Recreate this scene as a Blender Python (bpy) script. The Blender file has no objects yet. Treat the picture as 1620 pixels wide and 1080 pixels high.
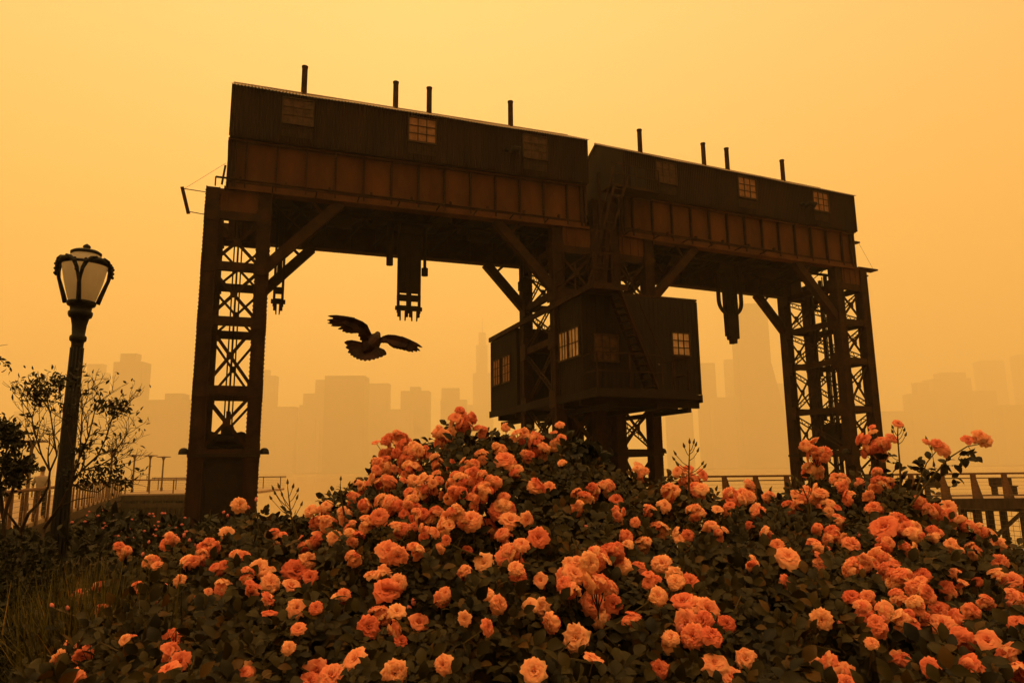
import bpy, math, random
import numpy as np
from mathutils import Vector, Matrix

random.seed(7); RNG = np.random.default_rng(7)
S = bpy.context.scene
COL = S.collection
R = math.radians

# ------------------------------------------------------------------ camera
FPX = 1134.0; PITCH = R(10.15); ROLL = R(0.63); CZ = 1.6
_F = np.array([0, math.cos(PITCH), math.sin(PITCH)]); _U0 = np.array([0, -math.sin(PITCH), math.cos(PITCH)]); _R0 = np.array([1.0, 0, 0])
_Rt = _R0*math.cos(ROLL) - _U0*math.sin(ROLL); _Up = _U0*math.cos(ROLL) + _R0*math.sin(ROLL)
CAMP = np.array([0, 0, CZ])
cd = bpy.data.cameras.new('camera'); cam = bpy.data.objects.new('camera', cd); COL.objects.link(cam)
cd.sensor_width = 36; cd.lens = FPX/1620*36; cd.clip_start = 0.05; cd.clip_end = 20000
cam.matrix_world = Matrix(((_Rt[0], _Up[0], -_F[0], 0), (_Rt[1], _Up[1], -_F[1], 0), (_Rt[2], _Up[2], -_F[2], CZ), (0, 0, 0, 1)))
S.camera = cam
def ray(px, py): return _F + _Rt*((px-810)/FPX) - _Up*((py-540)/FPX)
def at(px, py, Y):
    d = ray(px, py); return CAMP + d*(Y/d[1])
def zat(px, py, Y): return float(at(px, py, Y)[2])

# ------------------------------------------------------------------ world, sun, exposure
SUN_EL, SUN_AZ = 80, 190          # azimuth clockwise from +Y
w = bpy.data.worlds.new('World'); S.world = w; w.use_nodes = True
nt = w.node_tree; nt.nodes.clear()
def N(t, kind, **kw):
    n = t.nodes.new(kind)
    for k, v in kw.items(): setattr(n, k, v)
    return n
wo = N(nt, 'ShaderNodeOutputWorld'); bg = N(nt, 'ShaderNodeBackground')
sky = N(nt, 'ShaderNodeTexSky', sky_type='NISHITA', sun_disc=False, sun_elevation=R(SUN_EL), sun_rotation=R(SUN_AZ), dust_density=10, air_density=3)
skym = N(nt, 'ShaderNodeVectorMath', operation='MULTIPLY'); skym.inputs[1].default_value = (0.020, 0.011, 0.0028)   # smoke filters the skylight to orange
tc = N(nt, 'ShaderNodeTexCoord'); sep = N(nt, 'ShaderNodeSeparateXYZ')
mr = N(nt, 'ShaderNodeMapRange'); mr.inputs[1].default_value = -0.2; mr.inputs[2].default_value = 1.0
ramp = N(nt, 'ShaderNodeValToRGB')
els = ramp.color_ramp.elements
stops = [(0.0, (0.75, 0.34, 0.055)), (0.166, (1.19, 0.61, 0.112)), (0.40, (1.22, 0.65, 0.150)), (0.62, (1.26, 0.74, 0.262)), (1.0, (1.5, 0.84, 0.26))]
els[0].position, els[0].color = stops[0][0], (*stops[0][1], 1)
els[1].position, els[1].color = stops[-1][0], (*stops[-1][1], 1)
for p_, c_ in stops[1:-1]:
    e_ = els.new(p_); e_.color = (*c_, 1)
noi = N(nt, 'ShaderNodeTexNoise'); noi.inputs['Scale'].default_value = 1.3; noi.inputs['Detail'].default_value = 2
nmr = N(nt, 'ShaderNodeMapRange'); nmr.inputs[3].default_value = 0.95; nmr.inputs[4].default_value = 1.05
sd = N(nt, 'ShaderNodeMapRange'); sd.inputs[1].default_value = -0.15; sd.inputs[2].default_value = 0.75; sd.inputs[3].default_value = 1.0; sd.inputs[4].default_value = 0.72
sb = N(nt, 'ShaderNodeMapRange', interpolation_type='SMOOTHSTEP'); sb.inputs[1].default_value = -0.7; sb.inputs[2].default_value = 0.35; sb.inputs[3].default_value = 0.56; sb.inputs[4].default_value = 1.0
sa = N(nt, 'ShaderNodeMath', operation='ABSOLUTE'); sx_ = N(nt, 'ShaderNodeMapRange'); sx_.inputs[1].default_value = 0.1; sx_.inputs[2].default_value = 0.7; sx_.inputs[3].default_value = 1.0; sx_.inputs[4].default_value = 0.88
mu2 = N(nt, 'ShaderNodeMath', operation='MULTIPLY'); mu3 = N(nt, 'ShaderNodeMath', operation='MULTIPLY')
mul = N(nt, 'ShaderNodeMath', operation='MULTIPLY'); vm = N(nt, 'ShaderNodeVectorMath', operation='SCALE'); add = N(nt, 'ShaderNodeVectorMath', operation='ADD')
L = nt.links.new
L(tc.outputs['Generated'], sep.inputs[0]); L(sep.outputs['Z'], mr.inputs[0]); L(mr.outputs[0], ramp.inputs[0])
L(tc.outputs['Generated'], noi.inputs['Vector']); L(noi.outputs['Fac'], nmr.inputs[0]); L(sep.outputs['X'], sd.inputs[0])
L(nmr.outputs[0], mul.inputs[0]); L(sd.outputs[0], mul.inputs[1])
L(sep.outputs['Y'], sb.inputs[0]); L(sep.outputs['X'], sa.inputs[0]); L(sa.outputs[0], sx_.inputs[0]); L(sb.outputs[0], mu2.inputs[0]); L(sx_.outputs[0], mu2.inputs[1])
L(mul.outputs[0], mu3.inputs[0]); L(mu2.outputs[0], mu3.inputs[1])
L(ramp.outputs[0], vm.inputs[0]); L(mu3.outputs[0], vm.inputs['Scale'])
L(sky.outputs[0], skym.inputs[0]); L(skym.outputs[0], add.inputs[0]); L(vm.outputs[0], add.inputs[1])
L(add.outputs[0], bg.inputs['Color']); bg.inputs['Strength'].default_value = 1.12; L(bg.outputs[0], wo.inputs['Surface'])
sl = bpy.data.lights.new('sun', 'SUN'); sun = bpy.data.objects.new('sun', sl); COL.objects.link(sun)
sl.energy = 1.5; sl.angle = R(25); sl.color = (1.0, 0.56, 0.22)
_sd = Vector((math.sin(R(SUN_AZ))*math.cos(R(SUN_EL)), math.cos(R(SUN_AZ))*math.cos(R(SUN_EL)), math.sin(R(SUN_EL))))
sun.rotation_euler = _sd.to_track_quat('Z', 'Y').to_euler(); sun.location = (0, -10, 60)
S.view_settings.view_transform = 'Standard'; S.view_settings.look = 'None'; S.view_settings.exposure = 0; S.view_settings.gamma = 1
S.render.engine = 'CYCLES'
cy = S.cycles
cy.use_denoising = True; cy.max_bounces = 8; cy.diffuse_bounces = 3; cy.glossy_bounces = 2; cy.transmission_bounces = 4
cy.volume_bounces = 4; cy.transparent_max_bounces = 8; cy.use_adaptive_sampling = True; cy.adaptive_threshold = 0.015
cy.sample_clamp_indirect = 4; cy.caustics_reflective = False; cy.caustics_refractive = False

# ------------------------------------------------------------------ helpers
class MB:
    """collects vertices and faces, links them as one mesh object"""
    def __init__(s): s.v = []; s.f = []
    def add(s, vs, fs):
        b = len(s.v); s.v += [tuple(map(float, p)) for p in vs]; s.f += [tuple(b+i for i in q) for q in fs]
    def box(s, x0, x1, y0, y1, z0, z1):
        s.add([(x0,y0,z0),(x1,y0,z0),(x1,y1,z0),(x0,y1,z0),(x0,y0,z1),(x1,y0,z1),(x1,y1,z1),(x0,y1,z1)],
              [(3,2,1,0),(4,5,6,7),(0,1,5,4),(1,2,6,5),(2,3,7,6),(3,0,4,7)])
    def bar(s, a, b, wd, ht=None, up=(0, 0, 1)):
        ht = wd if ht is None else ht
        a = Vector(a); b = Vector(b); d = (b-a)
        if d.length < 1e-6: return
        d.normalize(); u = Vector(up)
        if abs(d.dot(u)) > 0.98: u = Vector((0, 1, 0)) if abs(d.y) < 0.9 else Vector((1, 0, 0))
        x = d.cross(u).normalized(); y = x.cross(d).normalized()
        p = []
        for c in (a, b):
            for i, j in ((-1,-1),(1,-1),(1,1),(-1,1)): p.append(c + x*(i*wd/2) + y*(j*ht/2))
        s.add(p, [(3,2,1,0),(4,5,6,7),(0,1,5,4),(1,2,6,5),(2,3,7,6),(3,0,4,7)])
    def tube(s, pts, rad, n=8, cap=True):
        pts = [Vector(p) for p in pts]; m = len(pts)
        if not hasattr(rad, '__len__'): rad = [rad]*m
        prev = None; vs = []
        for i, p in enumerate(pts):
            t = (pts[min(i+1, m-1)] - pts[max(i-1, 0)])
            if t.length < 1e-9: t = Vector((0, 0, 1))
            t.normalize()
            if prev is None:
                a = Vector((1, 0, 0)) if abs(t.x) < 0.8 else Vector((0, 1, 0))
                x = t.cross(a).normalized()
            else:
                x = (prev - t*prev.dot(t))
                x = x.normalized() if x.length > 1e-6 else t.orthogonal().normalized()
            prev = x; y = t.cross(x)
            for k in range(n):
                an = 2*math.pi*k/n; vs.append(p + (x*math.cos(an) + y*math.sin(an))*rad[i])
        fs = []
        for i in range(m-1):
            for k in range(n): fs.append((i*n+k, i*n+(k+1) % n, (i+1)*n+(k+1) % n, (i+1)*n+k))
        if cap: fs += [tuple(range(n-1, -1, -1)), tuple((m-1)*n+k for k in range(n))]
        s.add(vs, fs)
    def lathe(s, prof, c=(0, 0, 0), n=24):
        vs = []; m = len(prof)
        for r_, z_ in prof:
            for k in range(n):
                an = 2*math.pi*k/n; vs.append((c[0]+r_*math.cos(an), c[1]+r_*math.sin(an), c[2]+z_))
        fs = [(i*n+k, i*n+(k+1) % n, (i+1)*n+(k+1) % n, (i+1)*n+k) for i in range(m-1) for k in range(n)]
        fs += [tuple(range(n-1, -1, -1)), tuple((m-1)*n+k for k in range(n))]
        s.add(vs, fs)
    def ball(s, c, r_, n=10, m=6):
        r_ = r_ if hasattr(r_, '__len__') else (r_, r_, r_)
        vs = []; fs = []
        for i in range(m+1):
            t = math.pi*i/m
            for k in range(n):
                an = 2*math.pi*k/n
                vs.append((c[0]+r_[0]*math.sin(t)*math.cos(an), c[1]+r_[1]*math.sin(t)*math.sin(an), c[2]-r_[2]*math.cos(t)))
        fs = [(i*n+k, i*n+(k+1) % n, (i+1)*n+(k+1) % n, (i+1)*n+k) for i in range(m) for k in range(n)]
        s.add(vs, fs)
    def prism(s, poly, axis, a0, a1):
        """poly of 2-D points extruded along axis 0/1/2"""
        n = len(poly)
        def P(q, t):
            q = list(q); q.insert(axis, t); return tuple(q)
        s.add([P(q, a0) for q in poly] + [P(q, a1) for q in poly],
              [tuple(range(n-1, -1, -1)), tuple(range(n, 2*n))] + [(i, (i+1) % n, n+(i+1) % n, n+i) for i in range(n)])
    def build(s, name, mat, parent=None, origin=(0, 0, 0), smooth=False):
        me = bpy.data.meshes.new(name)
        ox, oy, oz = origin
        me.from_pydata([(x-ox, y-oy, z-oz) for x, y, z in s.v], [], s.f); me.update()
        if smooth: me.polygons.foreach_set('use_smooth', [True]*len(me.polygons))
        o = bpy.data.objects.new(name, me); COL.objects.link(o)
        if mat: me.materials.append(mat)
        if parent: o.parent = parent
        elif origin != (0, 0, 0): o.location = origin
        return o
def empty(name, loc=(0, 0, 0), rz=0.0):
    o = bpy.data.objects.new(name, None); COL.objects.link(o); o.location = loc; o.rotation_euler = (0, 0, rz); o.empty_display_size = 0.2
    return o
def tag(o, label=None, cat=None, group=None, kind=None):
    for k, v in (('label', label), ('category', cat), ('group', group), ('kind', kind)):
        if v: o[k] = v
    return o

def mat(name, col, col2=None, scale=4.0, rough=0.8, bump=0.0, bscale=20.0, metal=0.0, spec=0.12, stretch=(1, 1, 1), trans=0.0, coord='Object', contrast=(0.35, 0.65)):
    m = bpy.data.materials.new(name); m.use_nodes = True; t = m.node_tree; t.nodes.clear(); K = t.links.new
    out = N(t, 'ShaderNodeOutputMaterial'); b = N(t, 'ShaderNodeBsdfPrincipled')
    b.inputs['Roughness'].default_value = rough; b.inputs['Metallic'].default_value = metal; b.inputs['Specular IOR Level'].default_value = spec
    tcn = N(t, 'ShaderNodeTexCoord'); mp = N(t, 'ShaderNodeMapping'); mp.inputs['Scale'].default_value = stretch
    K(tcn.outputs[coord], mp.inputs[0])
    no = N(t, 'ShaderNodeTexNoise'); no.inputs['Scale'].default_value = scale; no.inputs['Detail'].default_value = 6; no.inputs['Roughness'].default_value = 0.65
    K(mp.outputs[0], no.inputs['Vector'])
    cr = N(t, 'ShaderNodeValToRGB'); cr.color_ramp.elements[0].position, cr.color_ramp.elements[1].position = contrast
    cr.color_ramp.elements[0].color = (*col, 1); cr.color_ramp.elements[1].color = (*(col2 or col), 1)
    K(no.outputs['Fac'], cr.inputs[0]); K(cr.outputs[0], b.inputs['Base Color'])
    if bump:
        n2 = N(t, 'ShaderNodeTexNoise'); n2.inputs['Scale'].default_value = bscale; n2.inputs['Detail'].default_value = 4
        bp = N(t, 'ShaderNodeBump'); bp.inputs['Strength'].default_value = bump; bp.inputs['Distance'].default_value = 0.02
        K(mp.outputs[0], n2.inputs['Vector']); K(n2.outputs['Fac'], bp.inputs['Height']); K(bp.outputs[0], b.inputs['Normal'])
    if trans:
        tr = N(t, 'ShaderNodeBsdfTranslucent'); mx = N(t, 'ShaderNodeMixShader'); mx.inputs[0].default_value = trans
        K(cr.outputs[0], tr.inputs['Color']); K(b.outputs[0], mx.inputs[1]); K(tr.outputs[0], mx.inputs[2]); K(mx.outputs[0], out.inputs['Surface'])
    else: K(b.outputs[0], out.inputs['Surface'])
    return m
def leaf_mat(name, c0, c1, trans=0.3, rough=0.5):
    """leaf to leaf colour from the mesh attribute 'tint', one random number per leaf"""
    m = bpy.data.materials.new(name); m.use_nodes = True; t = m.node_tree; t.nodes.clear(); K = t.links.new
    out = N(t, 'ShaderNodeOutputMaterial'); b = N(t, 'ShaderNodeBsdfPrincipled'); b.inputs['Roughness'].default_value = rough; b.inputs['Specular IOR Level'].default_value = 0.14
    at_ = N(t, 'ShaderNodeAttribute', attribute_name='tint'); cr = N(t, 'ShaderNodeValToRGB')
    cr.color_ramp.elements[0].color = (*c0, 1); cr.color_ramp.elements[1].color = (*c1, 1); cr.color_ramp.elements[1].position = 0.9
    e3 = cr.color_ramp.elements.new(0.99); e3.color = (c1[0]*2.0, c1[1]*1.35, c1[2]*1.1, 1)
    K(at_.outputs['Fac'], cr.inputs[0]); K(cr.outputs[0], b.inputs['Base Color'])
    tr = N(t, 'ShaderNodeBsdfTranslucent'); mx = N(t, 'ShaderNodeMixShader'); mx.inputs[0].default_value = trans
    K(cr.outputs[0], tr.inputs['Color']); K(b.outputs[0], mx.inputs[1]); K(tr.outputs[0], mx.inputs[2]); K(mx.outputs[0], out.inputs['Surface'])
    return m
def petal_mat(name):
    m = bpy.data.materials.new(name); m.use_nodes = True; t = m.node_tree; t.nodes.clear(); K = t.links.new
    out = N(t, 'ShaderNodeOutputMaterial'); b = N(t, 'ShaderNodeBsdfDiffuse'); tr = N(t, 'ShaderNodeBsdfTranslucent'); mx = N(t, 'ShaderNodeMixShader'); mx.inputs[0].default_value = 0.34
    oi = N(t, 'ShaderNodeObjectInfo'); cr = N(t, 'ShaderNodeValToRGB')
    e = cr.color_ramp.elements; e[0].color = (0.56, 0.070, 0.042, 1); e[1].color = (0.97, 0.50, 0.28, 1)
    q = e.new(0.5); q.color = (0.86, 0.255, 0.155, 1)
    at_ = N(t, 'ShaderNodeAttribute', attribute_name='tint')      # petal to petal, paler towards the petal's rim
    mm = N(t, 'ShaderNodeMath', operation='MULTIPLY_ADD'); mm.inputs[1].default_value = 0.72; ad = N(t, 'ShaderNodeMath', operation='MULTIPLY'); ad.inputs[1].default_value = 0.42
    K(oi.outputs['Random'], mm.inputs[0]); K(at_.outputs['Fac'], ad.inputs[0]); K(ad.outputs[0], mm.inputs[2]); K(mm.outputs[0], cr.inputs[0])
    K(cr.outputs[0], b.inputs['Color']); K(cr.outputs[0], tr.inputs['Color']); K(b.outputs[0], mx.inputs[1]); K(tr.outputs[0], mx.inputs[2]); K(mx.outputs[0], out.inputs['Surface'])
    return m

M = {
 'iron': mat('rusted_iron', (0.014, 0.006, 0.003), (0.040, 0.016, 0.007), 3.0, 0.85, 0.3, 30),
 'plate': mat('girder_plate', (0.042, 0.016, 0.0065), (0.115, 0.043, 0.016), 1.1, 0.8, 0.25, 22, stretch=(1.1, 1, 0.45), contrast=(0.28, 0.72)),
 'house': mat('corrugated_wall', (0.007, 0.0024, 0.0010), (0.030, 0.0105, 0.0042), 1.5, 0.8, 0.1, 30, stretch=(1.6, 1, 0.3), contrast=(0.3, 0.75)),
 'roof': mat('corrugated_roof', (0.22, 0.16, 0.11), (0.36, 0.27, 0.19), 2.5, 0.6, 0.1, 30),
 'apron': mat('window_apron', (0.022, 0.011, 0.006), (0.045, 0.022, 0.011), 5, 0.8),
 'shadow_iron': mat('shaded_iron', (0.010, 0.007, 0.005), (0.020, 0.012, 0.008), 4.0, 0.9, 0.2, 30),  # darker copy of the iron, with shade put into its colour
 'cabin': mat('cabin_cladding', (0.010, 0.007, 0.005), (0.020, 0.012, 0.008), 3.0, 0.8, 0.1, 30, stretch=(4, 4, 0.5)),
 'frame': mat('window_frame_paint', (0.03, 0.015, 0.008), (0.055, 0.028, 0.014), 6, 0.7),
 'pane': mat('sky_tinted_glass', (0.20, 0.092, 0.040), (0.38, 0.18, 0.080), 5.0, 0.5, 0, spec=0.25, trans=0.25),  # orange skylight in the panes is put into their base colour
 'paneb': mat('dim_glass', (0.026, 0.012, 0.006), (0.085, 0.038, 0.017), 6.0, 0.6, 0, spec=0.15),  # dim copy of the pane: an unlit window put into the colour
 'panec': mat('bright_sky_tinted_glass', (0.50, 0.28, 0.15), (0.85, 0.56, 0.34), 3.0, 0.2, 0, spec=0.6, trans=0.3),  # bright sky showing through the cabin windows, painted as a pale base colour
 'black': mat('black_lamp_paint', (0.004, 0.003, 0.0025), (0.008, 0.006, 0.004), 9, 0.6, 0.15, 60, spec=0.2),
 'globe': mat('milky_globe', (0.80, 0.74, 0.66), (0.88, 0.82, 0.74), 2, 0.3, 0, trans=0.85, spec=0.4),
 'wood': mat('weathered_wood', (0.085, 0.042, 0.022), (0.17, 0.085, 0.045), 5, 0.8, 0.3, 30, stretch=(1, 1, 6)),
 'darkwood': mat('tarred_pile_wood', (0.018, 0.010, 0.006), (0.045, 0.025, 0.014), 6, 0.85, 0.3, 30, stretch=(1, 1, 0.3)),
 'railmetal': mat('pier_rail_metal', (0.09, 0.06, 0.04), (0.15, 0.10, 0.07), 6, 0.5),
 'deck': mat('pier_boards', (0.26, 0.18, 0.12), (0.38, 0.27, 0.18), 3, 0.8, 0.2, 40, stretch=(6, 0.5, 1)),
 'soil': mat('garden_soil', (0.020, 0.014, 0.008), (0.045, 0.030, 0.016), 6, 0.95, 0.6, 14),
 'shore': mat('far_bank', (0.12, 0.10, 0.08), (0.2, 0.17, 0.13), 0.01, 0.9),
 'bark': mat('twig_bark', (0.030, 0.020, 0.014), (0.055, 0.036, 0.024), 30, 0.9),
 'cane': mat('rose_cane', (0.055, 0.045, 0.020), (0.09, 0.06, 0.03), 20, 0.7),
 'petal': petal_mat('rose_petal'),
 'bud': mat('rose_bud_skin', (0.60, 0.16, 0.16), (0.75, 0.24, 0.20), 30, 0.6, trans=0.2),
 'budgreen': mat('bud_sepal', (0.06, 0.05, 0.02), (0.10, 0.08, 0.03), 30, 0.7),
 'roseleaf': leaf_mat('rose_leaf', (0.004, 0.0036, 0.0009), (0.034, 0.0245, 0.0045), 0.2, 0.5),
 'shrubleaf': leaf_mat('shrub_leaf', (0.005, 0.006, 0.002), (0.022, 0.019, 0.006), 0.15, 0.5),
 'grass': leaf_mat('grass_blade', (0.014, 0.014, 0.004), (0.105, 0.085, 0.020), 0.3, 0.5),
 'feather': mat('dark_feathers', (0.007, 0.0035, 0.0028), (0.040, 0.014, 0.008), 9, 0.7, 0.2, 60, trans=0.25),
 'skin': mat('skin', (0.42, 0.28, 0.2)), 'shirt': mat('beige_shirt', (0.24, 0.19, 0.14), (0.30, 0.24, 0.18), 9), 'trousers': mat('dark_trousers', (0.03, 0.024, 0.02)), 'hair': mat('dark_hair', (0.02, 0.014, 0.01)),
 'wire': mat('fence_wire', (0.09, 0.06, 0.04)),
}
def tower_mat(name, a, b, cell):
    m = mat(name, a, b, 0.02, 0.7)
    t = m.node_tree; bs = next(n for n in t.nodes if n.type == 'BSDF_PRINCIPLED'); cr = next(n for n in t.nodes if n.type == 'VALTORGB')
    br = N(t, 'ShaderNodeTexBrick'); br.offset = 0; br.inputs['Scale'].default_value = 1.0; br.inputs['Brick Width'].default_value = cell; br.inputs['Row Height'].default_value = 3.8
    br.inputs['Mortar Size'].default_value = 0.9; br.inputs['Color1'].default_value = (0.05, 0.05, 0.05, 1); br.inputs['Color2'].default_value = (0.09, 0.085, 0.08, 1)
    tcn = N(t, 'ShaderNodeTexCoord'); sx = N(t, 'ShaderNodeSeparateXYZ'); cx = N(t, 'ShaderNodeCombineXYZ'); ad = N(t, 'ShaderNodeMath', operation='ADD')
    t.links.new(tcn.outputs['Object'], sx.inputs[0]); t.links.new(sx.outputs['X'], ad.inputs[0]); t.links.new(sx.outputs['Y'], ad.inputs[1])
    t.links.new(ad.outputs[0], cx.inputs[0]); t.links.new(sx.outputs['Z'], cx.inputs[1]); t.links.new(cx.outputs[0], br.inputs['Vector'])
    t.links.new(cr.outputs[0], br.inputs['Mortar']); t.links.new(br.outputs['Color'], bs.inputs['Base Color'])
    return m
M['towerA'] = tower_mat('tower_facade', (0.16, 0.15, 0.13), (0.22, 0.20, 0.18), 3.2)
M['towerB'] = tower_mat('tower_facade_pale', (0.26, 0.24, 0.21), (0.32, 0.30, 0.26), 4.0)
def water_mat():
    m = bpy.data.materials.new('river_water'); m.use_nodes = True; t = m.node_tree
    b = next(n for n in t.nodes if n.type == 'BSDF_PRINCIPLED'); b.inputs['Base Color'].default_value = (0.36, 0.22, 0.09, 1); b.inputs['Roughness'].default_value = 0.12; b.inputs['IOR'].default_value = 1.33
    tcn = N(t, 'ShaderNodeTexCoord'); mp = N(t, 'ShaderNodeMapping'); mp.inputs['Scale'].default_value = (0.35, 1.0, 1)
    no = N(t, 'ShaderNodeTexNoise'); no.inputs['Scale'].default_value = 0.9; no.inputs['Detail'].default_value = 5
    bp = N(t, 'ShaderNodeBump'); bp.inputs['Strength'].default_value = 0.14; bp.inputs['Distance'].default_value = 0.25
    K = t.links.new; K(tcn.outputs['Object'], mp.inputs[0]); K(mp.outputs[0], no.inputs['Vector']); K(no.outputs['Fac'], bp.inputs['Height']); K(bp.outputs[0], b.inputs['Normal'])
    return m
M['water'] = water_mat()

# ------------------------------------------------------------------ setting
WZ = -2.5
HAZE = 0.00070
b = MB(); b.add([(-4800, -300, WZ), (4800, -300, WZ), (4800, 1740, WZ), (-4800, 1740, WZ)], [(0, 1, 2, 3)])
tag(b.build('river', M['water']), kind='structure')
b = MB()     # land: top sheet with a bulkhead face along the water
edge = [(-60, 17.5), (-13, 17.5), (-10.5, 25), (-2.5, 25), (0.5, 20), (3.5, 13.0), (60, 9.5)]
vs = [(x, y, 0) for x, y in edge] + [(60, -80, 0), (-60, -80, 0)] + [(x, y, WZ-0.6) for x, y in edge]
b.add(vs, [tuple(range(9))[::-1]] + [(i, i+1, 10+i, 9+i) for i in range(6)])
tag(b.build('ground', M['soil']), kind='structure')
b = MB(); b.box(-4750, 4750, 1740, 4300, WZ-0.4, WZ+2.5)
tag(b.build('far_shore', M['shore']), kind='structure')

# ------------------------------------------------------------------ gantry cranes
def corrugated(mb, x0, x1, p0, p1, amp=0.011, pitch=0.076, nrm=(0, -1, 0)):
    """corrugated sheet from line p0 (y,z) to p1 (y,z), running x0..x1"""
    n = max(4, int((x1-x0)/pitch*4)); vs = []
    for i in range(n+1):
        x = x0 + (x1-x0)*i/n; a = amp*math.sin(2*math.pi*(x-x0)/pitch) + 0.012*math.sin(x*1.7+x0)*math.sin(x*0.63)
        vs.append((x, p0[0]+nrm[1]*a, p0[1]+nrm[2]*a)); vs.append((x, p1[0]+nrm[1]*a, p1[1]+nrm[2]*a))
    mb.add(vs, [(2*i, 2*i+2, 2*i+3, 2*i+1) for i in range(n)])
def laced(mb, a, b_, nrm, wd=0.16, t=0.03, seg=0.17):
    """laced strut: two flats joined by a zigzag"""
    a = Vector(a); b_ = Vector(b_); d = (b_-a); ln = d.length; d.normalize(); s = d.cross(Vector(nrm)).normalized()*(wd/2)
    mb.bar(a+s, b_+s, 0.045, t, nrm); mb.bar(a-s, b_-s, 0.045, t, nrm)
    k = max(2, int(ln/seg))
    for i in range(k):
        p = a + d*(ln*i/k); q = a + d*(ln*(i+1)/k); g = 1 if i % 2 else -1
        mb.bar(p+s*g, q-s*g, 0.025, 0.012, nrm)
def column(mb, x, y, z0, z1, sx, sy, wd=0.30):
    """riveted box column, outer corner at (x,y), growing to sx/sy side"""
    x0, x1 = sorted((x, x+sx*wd)); y0, y1 = sorted((y, y+sy*wd))
    mb.box(x0, x1, y0, y1, z0, z1)
    for xe in (x0-0.012, x1+0.012):          # angle irons and rivet heads down the edges
        for ye in (y0, y1):
            mb.box(xe-0.012, xe+0.012, ye-0.035, ye+0.035, z0, z1)
    k = int((z1-z0)/0.11)
    for i in range(k):
        zz = z0 + 0.05 + i*0.11
        for xe, sg in ((x0-0.024, -1), (x1+0.024, 1)):
            mb.box(min(xe, xe+sg*0.014), max(xe, xe+sg*0.014), y0-0.02, y0+0.02, zz, zz+0.035)
        for xx in (x0+0.05, x1-0.05):
            mb.box(xx-0.016, xx+0.016, y0-0.049, y0-0.035, zz, zz+0.032)
HZ = [2.1, 3.72, 5.54, 7.02, 8.42]
VD = 3.0
def tower(root, a0, zbase, lights, seed, far=False):
    rnd = random.Random(seed)
    a1 = a0+1.63; m = MB()
    for x, sx in ((a0, 1), (a1, -1)):
        for y, sy in ((0, 1), (VD, -1)): column(m, x, y, zbase, 9.15, sx, sy)
    t = m.build('tower', M['iron'], root)
    xi0, xi1 = a0+0.30, a1-0.30; yi0, yi1 = 0.30, VD-0.30
    for k, z in enumerate(HZ):
        m = MB()
        for y in (0.10, VD-0.10):
            off = 0 if y < 1 else 0.10*(1 if k % 2 else 1.3)
            m.box(a0+0.02, a1-0.02, y-0.09, y+0.07, z-0.13+off, z+0.10+off)
            ys_ = y-0.125 if y < 1 else y+0.09
            m.box(a0-0.01, a0+0.36, ys_, ys_+0.035, z-0.20+off, z+0.16+off); m.box(a1-0.36, a1+0.01, ys_, ys_+0.035, z-0.20+off, z+0.16+off)
        for x in (a0+0.10, a1-0.10):
            m.box(x-0.07, x+0.07, yi0-0.05, yi1+0.05, z-0.12, z+0.09)
            for y0_, y1_ in ((0.0, 0.5), (VD-0.5, VD)):
                xs = x-0.115 if x < (a0+a1)/2 else x+0.115
                m.box(xs-0.02, xs+0.02, y0_, y1_, z-0.28, z+0.24)
        m.build('cross_beam', M['iron'], t)
    m = MB()
    for z0, z1 in zip(HZ[:-1], HZ[1:]):
        for y in (0.12, VD-0.12):
            wb = 0.085 if y < 1 else 0.07
            m.bar((xi0-0.05, y, z0+0.1), (xi1+0.05, y, z1-0.13), wb, 0.03, (0, 1, 0)); m.bar((xi1+0.05, y+0.045, z0+0.1), (xi0-0.05, y+0.045, z1-0.13), wb, 0.03, (0, 1, 0))
            cxx, czz = (xi0+xi1)/2, (z0+z1)/2-0.015; m.box(cxx-0.09, cxx+0.09, y-0.03, y-0.018, czz-0.10, czz+0.10)
        for x in (a0+0.12, a1-0.12):
            laced(m, (x, yi0-0.05, z0+0.1), (x, yi1+0.05, z1-0.13), (1, 0, 0), 0.15)
            laced(m, (x+0.04, yi1+0.05, z0+0.1), (x+0.04, yi0-0.05, z1-0.13), (1, 0, 0), 0.15)
    m.build('lattice_brace', M['iron'], t)
    m = MB()    # guides, screws and counterweight inside
    cx = (a0+a1)/2
    for dx, r_ in ((-0.10, 0.022), (0.0, 0.03), (0.10, 0.022)): m.tube([(cx+dx, VD/2-0.2, zbase), (cx+dx, VD/2-0.2, 9.1)], r_, 6)
    for y in ((1.0, 1.75) if a0 > 1 and far else ()):
        for x in (cx-0.26, cx+0.26): m.box(x-0.05, x+0.05, y-0.05, y+0.05, zbase, 9.1)
    m.build('lifting_screw', M['shadow_iron'], t)
    mid = (zbase < -1 and lights[0][1] == (1 if a0 > 1 else 1) and a0 > 1 and not far) or (far and a0 < 1)
    m = MB()
    if mid: m.box(a0+0.5, a1-0.5, 1.2, VD-1.2, 7.2, 7.6)
    else: m.box(a0+0.34, a1-0.34, 0.7, VD-0.7, 2.25, 2.62)
    if not mid: m.box(cx-0.15, cx+0.15, 0.9, VD-0.9, 2.62, 2.85); m.box(cx-0.05, cx+0.05, 1.1, VD-1.1, 2.85, 3.25); m.tube([(cx-0.4, 0.62, 2.45), (cx+0.4, 0.62, 2.45)], 0.11, 10)
    for x in ((a0+0.45, a1-0.45) if not mid else ()): m.tube([(x, 0.45, 2.5), (x, 0.75, 2.5)], 0.17, 12)
    m.build('counterweight', M['shadow_iron'], t)
    m = MB()    # plated foot and the plated head under the girder
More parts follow.
